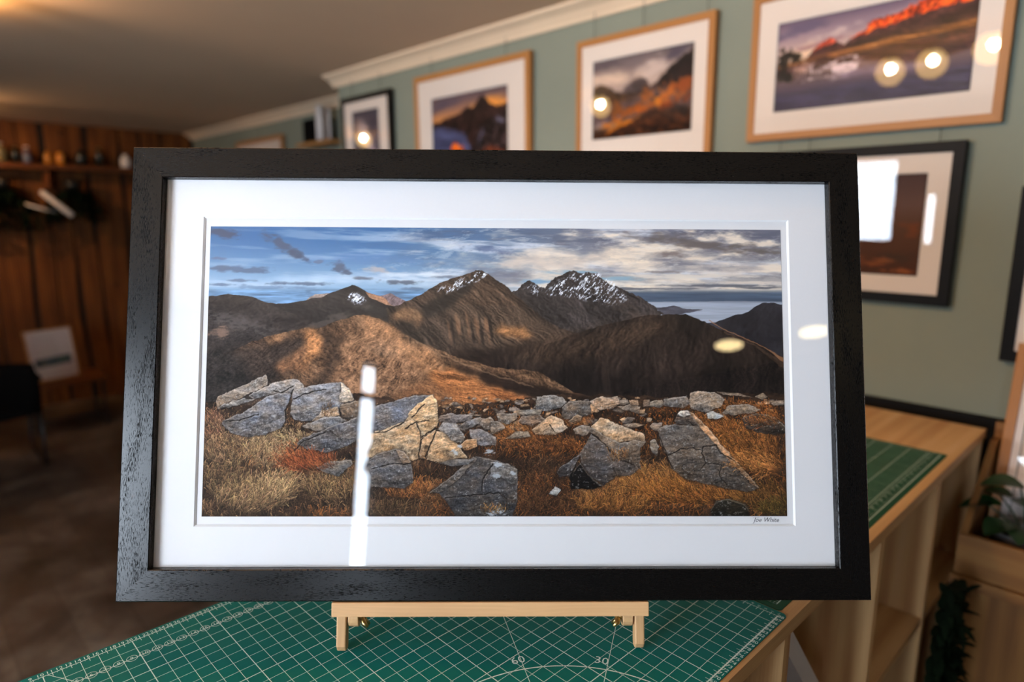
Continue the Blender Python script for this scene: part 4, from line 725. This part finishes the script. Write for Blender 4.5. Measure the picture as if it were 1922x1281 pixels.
def paint_glen():
    c = Canvas(300, 206); grad(c, [(0, (104, 96, 100)), (.3, (168, 150, 140)), (1, (150, 136, 132))])
    c.blob(70, 52, 90, 22, .05, (206, 184, 166), .85, 3, 40); c.blob(190, 40, 60, 26, -.3, (196, 180, 172), .8, 4, 30); c.blob(40, 16, 80, 12, 0, (88, 80, 88), .8, 5, 40); c.blob(140, 18, 60, 14, -.3, (120, 108, 110), .8, 6, 30); c.blob(250, 14, 60, 16, -.4, (86, 80, 92), .9, 7, 30)
    c.poly([(80, 110), (100, 80), (130, 62), (150, 58), (168, 70), (186, 92), (210, 80), (300, 60), (300, 140), (80, 140)], (84, 74, 74), slope2(.3, 30, 20, .25, 8), jag=3, blr=2)
    c.poly([(0, 68), (30, 62), (60, 80), (100, 94), (170, 96), (200, 76), (240, 40), (300, 6), (300, 150), (0, 150)], (46, 36, 35), slope2(.3, 40, 30, .35, 9), jag=4, blr=2)
    c.poly([(0, 130), (60, 118), (120, 104), (180, 92), (300, 100), (300, 160), (0, 170)], (92, 76, 76), slope2(.5, 20, 20, .4, 10), blr=8)
    for k, (x, y, rx, ry, col) in enumerate([(170, 110, 16, 30, (150, 92, 44)), (80, 128, 20, 22, (132, 84, 44)), (120, 140, 60, 14, (140, 82, 32)), (210, 122, 16, 24, (196, 124, 42)), (240, 110, 30, 26, (180, 106, 44)), (280, 98, 30, 30, (150, 84, 40)), (60, 170, 60, 8, (196, 118, 34)), (150, 140, 70, 8, (170, 96, 36)), (230, 140, 60, 10, (120, 62, 28))]):
        c.blob(x, y, rx, ry, -.2, col, .9, 20 + k, 9, 1.3, .7, 12)
    c.poly([(0, 206), (0, 180), (60, 182), (130, 160), (200, 146), (300, 150), (300, 206)], (62, 40, 26), slope2(-.5, 20, 12, .6, 30), blr=6)
    c.blob(90, 176, 60, 6, -.3, (206, 126, 34), .8, 40, 10, 1., .7)
    c.a = (c.a - 84) * 1.22 + 74; return c.rgb()
def paint_loch():
    c = Canvas(400, 200); grad(c, [(0, (112, 98, 116)), (.18, (156, 138, 146)), (.4, (196, 172, 160)), (.6, (120, 100, 100)), (1, (60, 56, 76))])
    for k, (x, y, rx, ry, col) in enumerate([(60, 20, 80, 14, (104, 96, 118)), (130, 42, 60, 10, (196, 178, 176)), (60, 74, 60, 20, (222, 196, 170)), (90, 60, 60, 6, (150, 120, 124)), (220, 30, 80, 12, (134, 118, 130)), (330, 10, 80, 10, (166, 150, 156)), (240, 55, 60, 12, (196, 180, 178)), (370, 6, 60, 6, (226, 210, 200))]): c.blob(x, y, rx, ry, -.15, col, .8, 3 + k, 30, 1.1, .8)
    c.poly([(70, 84), (90, 66), (120, 52), (140, 62), (150, 72), (175, 56), (210, 34), (250, 26), (300, 14), (330, -6), (360, -12), (400, -6), (400, 90), (70, 96)], (84, 56, 54), slope2(.5, 20, 20, .3, 14), jag=3)
    c.poly([(160, 62), (175, 54), (210, 32), (250, 24), (300, 12), (330, -8), (360, -14), (400, -8), (400, 22), (330, 32), (280, 42), (220, 46)], (206, 82, 34), slope2(.8, 14, 16, .5, 15), jag=5)
    c.poly([(80, 76), (100, 58), (120, 50), (134, 60), (110, 66)], (168, 76, 56), slope2(.8, 10, 10, .4, 16), jag=2)
    c.poly([(130, 84), (200, 60), (300, 52), (400, 34), (400, 110), (60, 110)], (66, 46, 42), slope2(0, 40, 14, .35, 17), jag=3, blr=3)
    c.poly([(0, 94), (120, 84), (240, 72), (400, 62), (400, 74), (240, 88), (0, 104)], (134, 92, 56), slope2(0, 40, 5, .35, 18), blr=3)
    c.poly([(0, 104), (400, 80), (400, 116), (330, 130), (270, 126), (180, 106), (120, 96), (80, 110), (0, 120)], (74, 50, 50), slope2(0, 40, 10, .35, 19), blr=3)
    for k, (x, y, rx, ry) in enumerate([(18, 78, 20, 18), (44, 82, 12, 14), (16, 116, 18, 14), (30, 124, 16, 10)]): c.blob(x, y, rx, ry, 0, (40, 36, 28), .97, 50 + k, 9, 1.1, .35, 9)
    c.blob(60, 112, 26, 14, -.3, (214, 176, 160), .85, 60, 14); c.blob(130, 118, 60, 20, 0, (222, 204, 206), .9, 61, 16, 1.3); c.blob(110, 96, 22, 10, 0, (66, 44, 44), .8, 62, 16); c.blob(230, 138, 120, 14, 0, (140, 122, 140), .7, 63, 30)
    rs = np.random.RandomState(4); p = np.stack([40 + rs.rand(160) * 90, 118 + rs.rand(160) * 26], 1); c.strokes(p, np.full(160, 1.57), 8 + rs.rand(160) * 14, np.tile([[70., 50, 46]], (160, 1)), rs, .1, .6)
    c.poly([(0, 160), (400, 150), (400, 200), (0, 200)], (66, 60, 84), slope2(0, 60, 8, .2, 70), blr=12)
    c.a = (c.a - 84) * 1.22 + 74; return c.rgb()
def paint_dusk():
    c = Canvas(160, 200); grad(c, [(0, (66, 62, 76)), (.4, (90, 84, 96)), (1, (26, 22, 22))])
    c.poly([(20, 30), (60, 20), (160, 150), (160, 190), (120, 150)], (150, 138, 146), slope2(-1, 30, 12, .4, 3), blr=7); c.blob(30, 60, 18, 40, .1, (166, 140, 130), .8, 4, 20); c.blob(120, 40, 30, 30, 0, (56, 52, 70), .8, 5, 30)
    c.poly([(0, 200), (0, 100), (40, 130), (80, 110), (120, 160), (160, 150), (160, 200)], (34, 26, 24), slope2(.3, 20, 20, .5, 6), jag=6); return c.rgb()
def paint_heath():
    c = Canvas(300, 200); grad(c, [(0, (74, 54, 52)), (.3, (96, 72, 66)), (.5, (86, 58, 42)), (1, (70, 38, 24))])
    for k in range(40):
        rs = random.Random(k); c.blob(rs.random() * 300, 96 + rs.random() * 100, 8 + rs.random() * 22, 4 + rs.random() * 9, 0, rs.choice([(150, 84, 40), (120, 62, 32), (58, 44, 36), (40, 28, 24), (168, 96, 48), (110, 84, 50)]), .7, k, 9, 1.2)
    return c.rgb()
def paint_grey():
    c = Canvas(120, 90); grad(c, [(0, (130, 120, 118)), (.5, (84, 74, 66)), (1, (52, 40, 32))]); c.poly([(0, 60), (40, 26), (70, 44), (120, 30), (120, 90), (0, 90)], (54, 46, 44), slope2(.5, 16, 16, .5, 3), jag=4); return c.rgb()
XP = 2.19
def wall_pic(label, y0, y1, z0, z1, mw, mould, img, rgb, mount='mount_warm', tilt=.8, wires=(), name='framed_picture', xp=XP, group=None, ztop=None):
    """y0 < y1 along the wall (y1 is the left end as seen); img = (y_right, z_low, y_left, z_high) of the print"""
    t = math.radians(tilt); n_ = Vector((-math.cos(t), 0, -math.sin(t))); u_ = Vector((-math.sin(t), 0, math.cos(t))); w_ = Vector((0, -1, 0)); R_ = Matrix((w_, u_, n_)).transposed()
    H_ = z1 - z0; loc = Vector((xp + .0, (y0 + y1) / 2, z0))
    r = thing(name, label, 'framed picture', loc, R_, group); yc = (y0 + y1) / 2
    im = (yc - img[2], img[1] - z0, yc - img[0], img[3] - z0); op = (im[0] - .004, im[1] - .004, im[2] + .004, im[3] + .004)
    picture(r, y1 - y0, H_, mw, .022, mould, op, im, rgb, mount)
    for y in wires:
        MB().tube([(yc - y, H_ - .004, -.012), (yc - y, (ztop or (ZC - .045)) - z0, -.012)], .0011, seg=6).build('hanging_wire', 'black_metal', r)
    return r
wall_pic('black framed portrait picture of a dim misty scene, left of the oak frames', 3.213, 3.742, 1.86, 2.484, .032, 'black_frame', (3.345, 1.99, 3.625, 2.395), paint_dusk(), wires=(3.32, 3.62))
wall_pic('oak framed picture of dark jagged peaks at sunset, second whole frame on the green wall', 2.141, 2.992, 1.90, 2.503, .030, 'oak', (2.289, 2.03, 2.850, 2.378), paint_pinnacles(), wires=(2.30, 2.85))
rE = wall_pic('oak framed picture of a misty glen with orange autumn trees', 1.253, 1.873, 1.985, 2.486, .026, 'oak', (1.337, 2.100, 1.788, 2.395), paint_glen(), wires=(1.29, 1.557, 1.79))
rF = wall_pic('largest oak framed picture, an orange mountain mirrored in a purple lake', .408, 1.119, 2.038, 2.492, .024, 'oak', (.4905, 2.129, 1.030, 2.394), paint_loch(), wires=(.50, .98))
rG = wall_pic('black framed picture of brown heath hanging below the lake picture', .477, 1.235, 1.538, 1.998, .030, 'black_frame', (.566, 1.622, 1.145, 1.911), paint_heath(), wires=(.545, .905, 1.0), ztop=2.036)
wall_pic('black framed picture cut off by the right edge, lowest on the green wall', -.42, .342, 1.405, 1.87, .030, 'black_frame', (-.30, 1.53, .20, 1.78), paint_grey())
wall_pic('oak framed picture on the recessed wall, only its top showing above the black frame', 5.38, 6.32, 1.80, 2.452, .035, 'oak', (5.55, 1.95, 6.15, 2.30), paint_grey(), xp=XR2 - .03)
# small text block on the mounts (unreadable print)
# ---------------------------------------------------------------- little shelf with a dark box and a curled sheet on the recessed wall
sh = tag(MB().box((2.44, 4.35, 2.30), (2.618, 4.86, 2.325)).build('wall_shelf', 'oak', bevel=.002), 'small wooden shelf high on the recessed wall beside the leftmost black frame', 'shelf')
tag(MB().box((2.50, 4.60, 2.3255), (2.60, 4.85, 2.50)).build('speaker', 'black_fabric', bevel=.004), 'small dark boxy speaker on the little wall shelf', 'speaker')
b = MB(); seg = []
for k in range(12):
    t = k / 11; seg.append((2.47 + .05 * math.cos(t * 4.2), 4.47 + .05 * math.sin(t * 4.2) + .02 * t))
for a, c_ in zip(seg[:-1], seg[1:]): b.quad([(*a, 2.3256), (*c_, 2.3256), (*c_, 2.56), (*a, 2.56)], [(0, 0)] * 4)
o = b.build('rolled_print', 'paper', smooth=True); so = o.modifiers.new('t', 'SOLIDIFY'); so.thickness = .0012; tag(o, 'white paper sheet curled into an upright roll on the little wall shelf', 'paper')

# ---------------------------------------------------------------- spotlights on a ceiling track aimed at the pictures
def spotlight(x, y, z, label, aim, power=14, group='ceiling spotlights'):
    d = (Vector(aim) - Vector((x, y, z))).normalized(); q = d.to_track_quat('-Z', 'Y').to_matrix()
    r = thing('spotlight', label, 'spotlight', (x, y, z), None, group)
    def T(p): return q @ Vector(p)
    b = MB(); b.lathe([(0, .050), (.030, .050), (.060, .030), (.084, -.004), (.087, -.012), (.080, -.009)], None, 28, q); b.build('housing', 'white_plastic', r, smooth=True)
    if z > 2.57:
        b = MB(); b.lathe([(.080, -.009), (.06, -.011), (0, -.012)], None, 28, q); b.build('diffuser', 'diffuser', r, smooth=True)
    else:
        b = MB(); b.lathe([(.079, -.006), (.066, .012), (.040, .026), (0, .030)], None, 28, q); rf = b.build('reflector', 'reflector', r, smooth=True)
        sh_ = Vector((.012, .020, -.004)); b = MB(); b.lathe([(.028, .022), (.026, .004), (.014, -.004), (0, -.006)], None, 24); b.v = [tuple(q @ (Vector(v) + sh_)) for v in b.v]; b.build('bulb', 'bulb', rf, smooth=True)
    b = MB(); b.tube([T((0, 0, .045)), (0, 0, ZC - z - .003)], .010, seg=8); b.lathe([(0, ZC - z - .012), (.035, ZC - z - .012), (.035, ZC - z)], None, 20); b.build('ceiling_mount', 'white_plastic', r)
    l = bpy.data.lights.new('beam', 'SPOT'); l.energy = power; l.color = (1, .60, .30); l.spot_size = 1.75; l.spot_blend = .9; l.shadow_soft_size = .024
    o = bpy.data.objects.new('beam', l); COL.objects.link(o); o.parent = r; m = q.to_4x4(); m.translation = T((.012, .020, -.034)); o.matrix_local = m
    if power > 20:
        l = bpy.data.lights.new('ceiling_fill', 'SPOT'); l.energy = 42.0 if y > 3 else 16.0; l.color = (1, .55, .19); l.shadow_soft_size = .02; l.spot_size = 3.0; l.spot_blend = .6  # unseen upward light added beside the fixture to warm the ceiling
        o = bpy.data.objects.new('ceiling_fill', l); COL.objects.link(o); o.parent = r; o.location = (.0, .12, -.03); o.rotation_euler = (PI, 0, 0)
    return r
for x, y, z, aim, pw, lb in [
    (-.02, 1.38, 2.55, (2.2, 1.35, 1.8), 24, 'ceiling spotlight mirrored as the left disc in the lake picture'),
    (.06, 1.15, 2.55, (2.2, 1.1, 1.8), 24, 'ceiling spotlight mirrored as the middle disc in the lake picture'),
    (.27, .84, 2.55, (2.2, .75, 1.8), 24, 'ceiling spotlight mirrored at the right edge of the lake picture'),
    (.24, 3.29, 2.55, (2.2, 2.7, 1.9), 34, 'ceiling spotlight mirrored in the autumn glen picture'),
    (.34, 6.44, 2.55, (2.5, 5.0, 1.9), 30, 'ceiling spotlight mirrored as the thin streak in the black framed portrait picture'),
    (.12, 6.53, 2.55, (1.5, 7.5, 1.6), 46, 'ceiling spotlight mirrored as the bright spot in the black framed portrait picture'),
    (-.45, -2.50, 2.585, (-.40, -2.3, 1.0), 4, 'ceiling spotlight mirrored as an oval on the print of the big panorama'),
    (.02, -2.60, 2.585, (.07, -2.4, 1.0), 4, 'ceiling spotlight mirrored as an oval on the white mount of the big panorama')]:
    spotlight(x, y, z, lb, aim, pw)

# ---------------------------------------------------------------- right: crate, pedestal, plants, leaning certificate
cr_ = thing('planter_crate', 'pale wooden crate holding the potted plant at the right edge', 'crate', (0, 0, 0))
X0c, X1c, Yc0, Yc1 = 1.86, 2.17, -.30, .322
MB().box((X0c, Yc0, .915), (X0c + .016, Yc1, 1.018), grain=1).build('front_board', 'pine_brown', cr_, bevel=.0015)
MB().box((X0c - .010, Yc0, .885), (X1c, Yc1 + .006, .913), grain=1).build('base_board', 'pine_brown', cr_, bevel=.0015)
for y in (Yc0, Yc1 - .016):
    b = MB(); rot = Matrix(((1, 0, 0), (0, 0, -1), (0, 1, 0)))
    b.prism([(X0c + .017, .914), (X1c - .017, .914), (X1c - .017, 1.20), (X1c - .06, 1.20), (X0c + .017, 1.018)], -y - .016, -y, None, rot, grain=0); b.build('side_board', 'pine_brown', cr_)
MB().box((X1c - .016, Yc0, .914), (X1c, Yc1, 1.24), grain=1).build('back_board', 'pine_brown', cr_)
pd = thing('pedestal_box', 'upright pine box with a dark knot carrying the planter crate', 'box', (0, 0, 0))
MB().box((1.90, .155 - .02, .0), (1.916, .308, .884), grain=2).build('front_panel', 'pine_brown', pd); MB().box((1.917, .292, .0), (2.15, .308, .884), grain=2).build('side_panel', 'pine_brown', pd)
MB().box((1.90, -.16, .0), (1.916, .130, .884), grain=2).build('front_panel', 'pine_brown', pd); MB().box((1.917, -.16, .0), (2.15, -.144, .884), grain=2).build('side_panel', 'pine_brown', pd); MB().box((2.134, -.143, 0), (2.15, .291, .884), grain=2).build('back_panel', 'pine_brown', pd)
def leaf(b, base, dir_, L, W_, droop=.5, cup=.15, n=7, m=4):
    base = Vector(base); d = Vector(dir_).normalized(); side = d.cross(Vector((0, 0, 1)));
    if side.length < .1: side = Vector((1, 0, 0))
    side.normalize(); nrm = side.cross(d); rows = []
    for i in range(n + 1):
        t = i / n; w = W_ * (math.sin(PI * min(1, t * .96 + .04)) ** .75) * (1.12 - .4 * t); c = base + d * L * t - Vector((0, 0, 1)) * droop * L * t * t
        rows.append([c + side * w * s_ / m - nrm * cup * w * -(abs(s_) / m) ** 1.5 for s_ in range(-m, m + 1)])
    for i in range(n):
        for k in range(2 * m): b.quad([rows[i][k], rows[i][k + 1], rows[i + 1][k + 1], rows[i + 1][k]], [(0, 0)] * 4)
pt = thing('potted_plant', 'green broad-leaved plant in a metal pot inside the wooden crate', 'plant', (1.985, .205, .9135))
po_ = MB().lathe([(0, 0), (.055, 0), (.075, .105), (.079, .110), (.073, .110), (.070, .095), (.052, .005), (0, .004)], None, 32).build('pot', 'zinc', pt, smooth=True)
MB().lathe([(0, .092), (.071, .088)], None, 24).build('soil', 'soil', po_)
rl = random.Random(8); b = MB(); stems = MB()
LV = [(-.035, .105, .165, .085, .05), (.0, .03, .215, .09, .062), (-.06, .055, .125, .075, .05), (-.03, -.02, .165, .095, .06), (.02, -.07, .175, .09, .058), (-.055, .0, .125, .08, .055), (.03, .085, .18, .08, .046), (.0, -.03, .205, .085, .055), (-.05, -.06, .135, .08, .05), (.05, .02, .16, .07, .05)]
for k, (x, y, z, L, w) in enumerate(LV):
    stems.tube([(0, 0, .09), (x * .4, y * .4, z * .8), (x * .8, y * .8, z)], .0022, seg=6); leaf(b, (x * .5, y * .5, z), (x + rl.uniform(-.02, .02), y + rl.uniform(-.02, .02), .012), L * 1.1, w * .78, .35, .3, 10, 5)
b.build('leaves', 'leaf', pt, smooth=True); stems.build('stem', 'leaf', pt, smooth=True)
tp = thing('trailing_plant', 'dark trailing plant hanging between the counter end and the wooden crate', 'plant', (1.70, .296, .95))
b = MB(); st = MB(); rl = random.Random(21)
for s_ in range(11):
    x, y, z = rl.uniform(-.06, .05), rl.uniform(-.02, .008), rl.uniform(-.06, .03); pts = [Vector((.05, 0, .0)), Vector((x, y, z))]
    while pts[-1].z > -.62: pts.append(pts[-1] + Vector((rl.uniform(-.012, .012), rl.uniform(-.004, .004), -.035)))
    st.tube(pts, .0016, seg=5)
    for p in pts[1:]:
        for _ in range(3):
            a = rl.uniform(0, 2 * PI); leaf(b, p, (math.cos(a), math.sin(a) * .25 - .12, rl.uniform(-.5, .5)), rl.uniform(.035, .06), rl.uniform(.008, .012), .3, .1, 4, 1)
b.build('leaves', 'leaf_dark', tp, smooth=True); st.build('stem', 'leaf_dark', tp)
# oak framed certificate leaning in the crate
lean = math.radians(11); w_ = Vector((0, -1, 0)); u_ = Vector((math.sin(lean), 0, math.cos(lean))); n_ = w_.cross(u_); R_ = Matrix((w_, u_, n_)).transposed()
cf = thing('framed_notice', 'white notice in an oak frame leaning in the crate behind the potted plant', 'framed notice', (2.043, .067, .916), R_)
def paint_notice():
    c = Canvas(120, 160, (222, 208, 200)); return c.rgb()
picture(cf, .46, .56, .024, .016, 'oak', (-.19, .04, .19, .52), (-.186, .044, .186, .516), paint_notice(), 'paper')
for k, (x, y, r_) in enumerate([(-.158, .225, .010), (-.150, .160, .012), (-.140, .095, .016)]):
    b = MB()
    for j in range(4): b.box((x - r_, y - .006 - j * .006, -.0078), (x + r_ * (1.0 - .2 * (j % 2)), y - .0045 - j * .006, -.0076))
    b.box((x - r_ * .6, y + .002, -.0078), (x + r_ * .6, y + .003, -.0076)); b.box((x - r_ * .6, y + .014, -.0078), (x + r_ * .6, y + .015, -.0076)); b.box((x - r_ * .6, y + .002, -.0078), (x - r_ * .5, y + .015, -.0076)); b.box((x + r_ * .5, y + .002, -.0078), (x + r_ * .6, y + .015, -.0076))
    b.build('printed_mark', 'ink_grey', cf, weld=False)

orn = thing('window_ornament', 'grey rounded ornament hanging in the narrow window, mirrored across the white streak', 'ornament', (XL + .06, -1.245, 1.84))
MB().lathe([(0, 0), (.05, .012), (.072, .05), (.06, .09), (.045, .105), (.058, .125), (.055, .165), (.03, .195), (0, .20)], None, 24).build('body', 'zinc', orn, smooth=True)
MB().tube([(0, 0, .198), (0, 0, ZC - 1.84)], .0015, seg=5).build('cord', 'black_metal', orn)
# ---------------------------------------------------------------- far corner by the wood wall
SHY = 7.27
sf = thing('wall_shelf', 'long brown shelf high on the wood wall carrying bottles', 'shelf', (0, 0, 0))
MB().box((.2, SHY, 2.205), (2.10, YF - .012, 2.245), grain=0).build('shelf_board', 'shelf_wood', sf, bevel=.003)
for x in (.5, 1.25, 2.0): MB().box((x, SHY + .05, 2.03), (x + .03, YF - .012, 2.204), grain=2).build('bracket', 'shelf_wood', sf)
def bottle(x, mat, cap, h, r, label, cat='bottle', y=7.38):
    t = thing(cat, label, cat, (x, y, 2.2455), None, 'jars and bottles on the high shelf')
    MB().lathe([(0, 0), (r, 0), (r, h * .62), (r * .9, h * .72), (r * .42, h * .84), (r * .40, h * .93), (0, h * .93)], None, 20).build('body', mat, t, smooth=True)
    MB().lathe([(0, h * .931), (r * .5, h * .931), (r * .5, h), (0, h)], None, 16).build('cap', cap, t, smooth=True)
    if mat == 'glass_purple': MB().lathe([(r * 1.01, h * .15), (r * 1.01, h * .5)], None, 20).build('paper_label', 'label_blue', t, smooth=True)
bottle(.955, 'label_cream', 'white_plastic', .17, .05, 'cream jar with a white lid, leftmost on the high shelf', 'jar')
bottle(1.06, 'glass_dark', 'brass', .14, .03, 'small dark bottle beside the cream jar on the high shelf')
bottle(1.145, 'glass_purple', 'white_plastic', .15, .035, 'greyish purple bottle on the high shelf')
bottle(1.30, 'glass_amber', 'glass_dark', .13, .032, 'darker amber bottle on the high shelf')
bottle(1.395, 'glass_orange', 'glass_dark', .13, .034, 'bright orange bottle, right of the amber one on the high shelf')
bottle(1.56, 'glass_dark', 'black_metal', .15, .05, 'broad black bottle near the middle of the high shelf')
bottle(1.71, 'glass_dark', 'brass', .18, .035, 'tall black bottle with a brassy cap on the high shelf')
bottle(1.93, 'white_plastic', 'white_plastic', .13, .045, 'round white jar at the right end of the high shelf', 'jar')
def hanging(x, y, z, w, h, label, seed, n=150):
    r = thing('hanging_plant', label, 'plant', (x, y, z)); rl = random.Random(seed); b = MB(); st = MB()
    for s_ in range(14):
        p = Vector((rl.uniform(-.03, .03), rl.uniform(-.02, .02), .0)); a = rl.uniform(0, 2 * PI); pts = [p]
        for k in range(9):
            sp = w * .14 * (1 - k / 12); pts.append(pts[-1] + Vector((math.cos(a) * sp, math.sin(a) * sp * .35, -h * .11 * (.2 + k * .14))))
        st.tube(pts, .002, seg=5)
        for q in pts[1:]:
            for _ in range(3): an = rl.uniform(0, 2 * PI); leaf(b, q, (math.cos(an), math.sin(an) * .5, rl.uniform(-.6, .4)), rl.uniform(.05, .09), rl.uniform(.016, .028), .4, .1, 4, 2)
    b.build('leaves', 'leaf_dark', r, smooth=True); st.build('stem', 'leaf_dark', r)
    MB().lathe([(0, 0), (.05, 0), (.065, .08), (.06, .08), (.045, .004)], None, 20).build('pot', 'black_metal', r, smooth=True)
    for a in (0, 2.1, 4.2): MB().tube([(.062 * math.cos(a), .062 * math.sin(a), .08), (0, 0, 2.2045 - z)], .0015, seg=5).build('cord', 'black_metal', r)
hanging(1.46, 7.36, 2.03, .28, .34, 'dark trailing plant hanging under the shelf behind the white wall lamp', 5)
hanging(.93, 7.36, 2.03, .28, .44, 'dark trailing plant hanging under the shelf at the left edge of the view', 6)
wl = thing('wall_lamp', 'white tube lamp on a swing arm in front of the wood wall, below the shelf', 'lamp', (1.24, 7.30, 1.98))
L_ = lambda x, z, y=7.26: (x - 1.24, y - 7.30, z - 1.98)
MB().tube([L_(1.19, 2.005), L_(1.20, 1.998), L_(1.405, 1.80), L_(1.415, 1.79)], [.012, .022, .027, .020], seg=20).build('lamp_head', 'white_plastic', wl, smooth=True)
MB().tube([L_(1.32, 1.815, 7.30), L_(1.06, 1.90, 7.36)], .010, seg=10).build('arm', 'white_plastic', wl, smooth=True)
MB().tube([L_(1.06, 1.90, 7.36), L_(1.06, 1.90, 7.515)], .010, seg=10).build('wall_bracket', 'black_metal', wl, smooth=True)
MB().tube([L_(1.32, 1.815, 7.30), L_(1.36, 1.84, 7.265)], .008, seg=8).build('joint', 'black_metal', wl, smooth=True)
# side table and info sheet
tb = thing('side_table', 'small brown side table with dark legs in front of the wood wall', 'table', (1.10, 6.66, 0))
MB().box((-.30, -.20, .395), (.27, .22, .425), grain=0).build('table_top', 'shelf_wood', tb, bevel=.003)
for sx_ in (-.27, .225):
    for sy in (-.18, .18): MB().box((sx_, sy - .012, 0), (sx_ + .022, sy + .012, .394)).build('leg', 'black_metal', tb)
MB().box((-.27, -.172, .10), (.247, -.160, .12)).build('stretcher', 'black_metal', tb)
lean = math.radians(10); w_ = Vector((1, 0.05, 0)).normalized(); u0 = Vector((0, math.sin(lean), math.cos(lean))); u_ = (u0 - w_ * u0.dot(w_)).normalized(); n_ = w_.cross(u_); R_ = Matrix((w_, u_, n_)).transposed()
R_ = R_ @ Matrix.Rotation(.035, 3, 'Z')
sg = thing('framed_notice', 'white information sheet with a strip photo, oak framed, on the side table', 'framed notice', (1.025, 6.56, .437), R_)
def paint_sheet():
    c = Canvas(140, 170, (196, 172, 166))
    for k in range(9): c.poly([(14, 14 + k * 9), (90 + (k * 37) % 36, 14 + k * 9), (90 + (k * 37) % 36, 17 + k * 9), (14, 17 + k * 9)], (150, 132, 128), k=.6)
    c.poly([(10, 98), (132, 92), (132, 124), (10, 130)], (44, 46, 52), slope2(0, 20, 10, .6, 4)); c.blob(40, 116, 16, 8, 0, (120, 86, 40), .7, 5, 8); c.blob(104, 110, 22, 8, 0, (50, 74, 36), .8, 6, 8); c.blob(60, 106, 30, 4, 0, (70, 80, 120), .7, 7, 10)
    return c.rgb()
picture(sg, .345, .43, .016, .014, 'oak', (-.152, .021, .152, .409), (-.148, .025, .148, .405), paint_sheet(), 'paper')
MB().box((-.02, .0, -.07), (.02, .2, -.0145)).build('strut', 'back', sg)
# black lounge chair on a sled base
ch = thing('lounge_chair', 'black lounge chair on a thin sled base at the left edge', 'chair', (.48, 5.62, 0))
def curved_panel(b, y0, z0, y1, z1, wd, th, bow=.04, n=8):
    d = Vector((0, y1 - y0, z1 - z0)); nn = Vector((0, -d.z, d.y)).normalized()
    F_ = []; B_ = []
    for i in range(n + 1):
        r1 = []; r2 = []
        for k in range(n + 1):
            s_ = k / n * 2 - 1; t = i / n; hw = wd / 2 * (1 - .10 * t ** 3); p = Vector((s_ * hw, y0, z0)) + d * t - nn * bow * (1 - s_ * s_) + nn * .03 * math.sin(t * PI)
            r1.append(p); r2.append(p + nn * th)
        F_.append(r1); B_.append(r2)
    for i in range(n):
        for k in range(n):
            b.quad([F_[i][k], F_[i][k + 1], F_[i + 1][k + 1], F_[i + 1][k]], [(0, 0)] * 4); b.quad([B_[i][k], B_[i + 1][k], B_[i + 1][k + 1], B_[i][k + 1]], [(0, 0)] * 4)
    for i in range(n):
        for k, rv in ((0, 1), (n, 0)): b.quad([F_[i][k], F_[i + 1][k], B_[i + 1][k], B_[i][k]], [(0, 0)] * 4)
        for r_ in (0, n): b.quad([F_[r_][i], F_[r_][i + 1], B_[r_][i + 1], B_[r_][i]], [(0, 0)] * 4)
b = MB(); curved_panel(b, -.05, .42, .50, .44, .56, .06, .02); b.build('seat', 'black_fabric', ch, smooth=True)
b = MB(); curved_panel(b, -.03, .47, -.17, .80, .54, .05, .05); b.build('backrest', 'black_fabric', ch, smooth=True)
for s_ in (-1, 1):
    x = s_ * .27
    MB().tube([(x, -.02, .41), (x, .00, .03), (x, .03, .012), (x, .54, .012), (x, .58, .03), (x, .50, .42), (x, .48, .62), (x, -.10, .66)], .011, seg=8).build('side_frame', 'black_metal', ch, smooth=True)
    MB().box((x - .025, -.08, .655), (x + .025, .44, .685)).build('armrest', 'black_fabric', ch, bevel=.008)
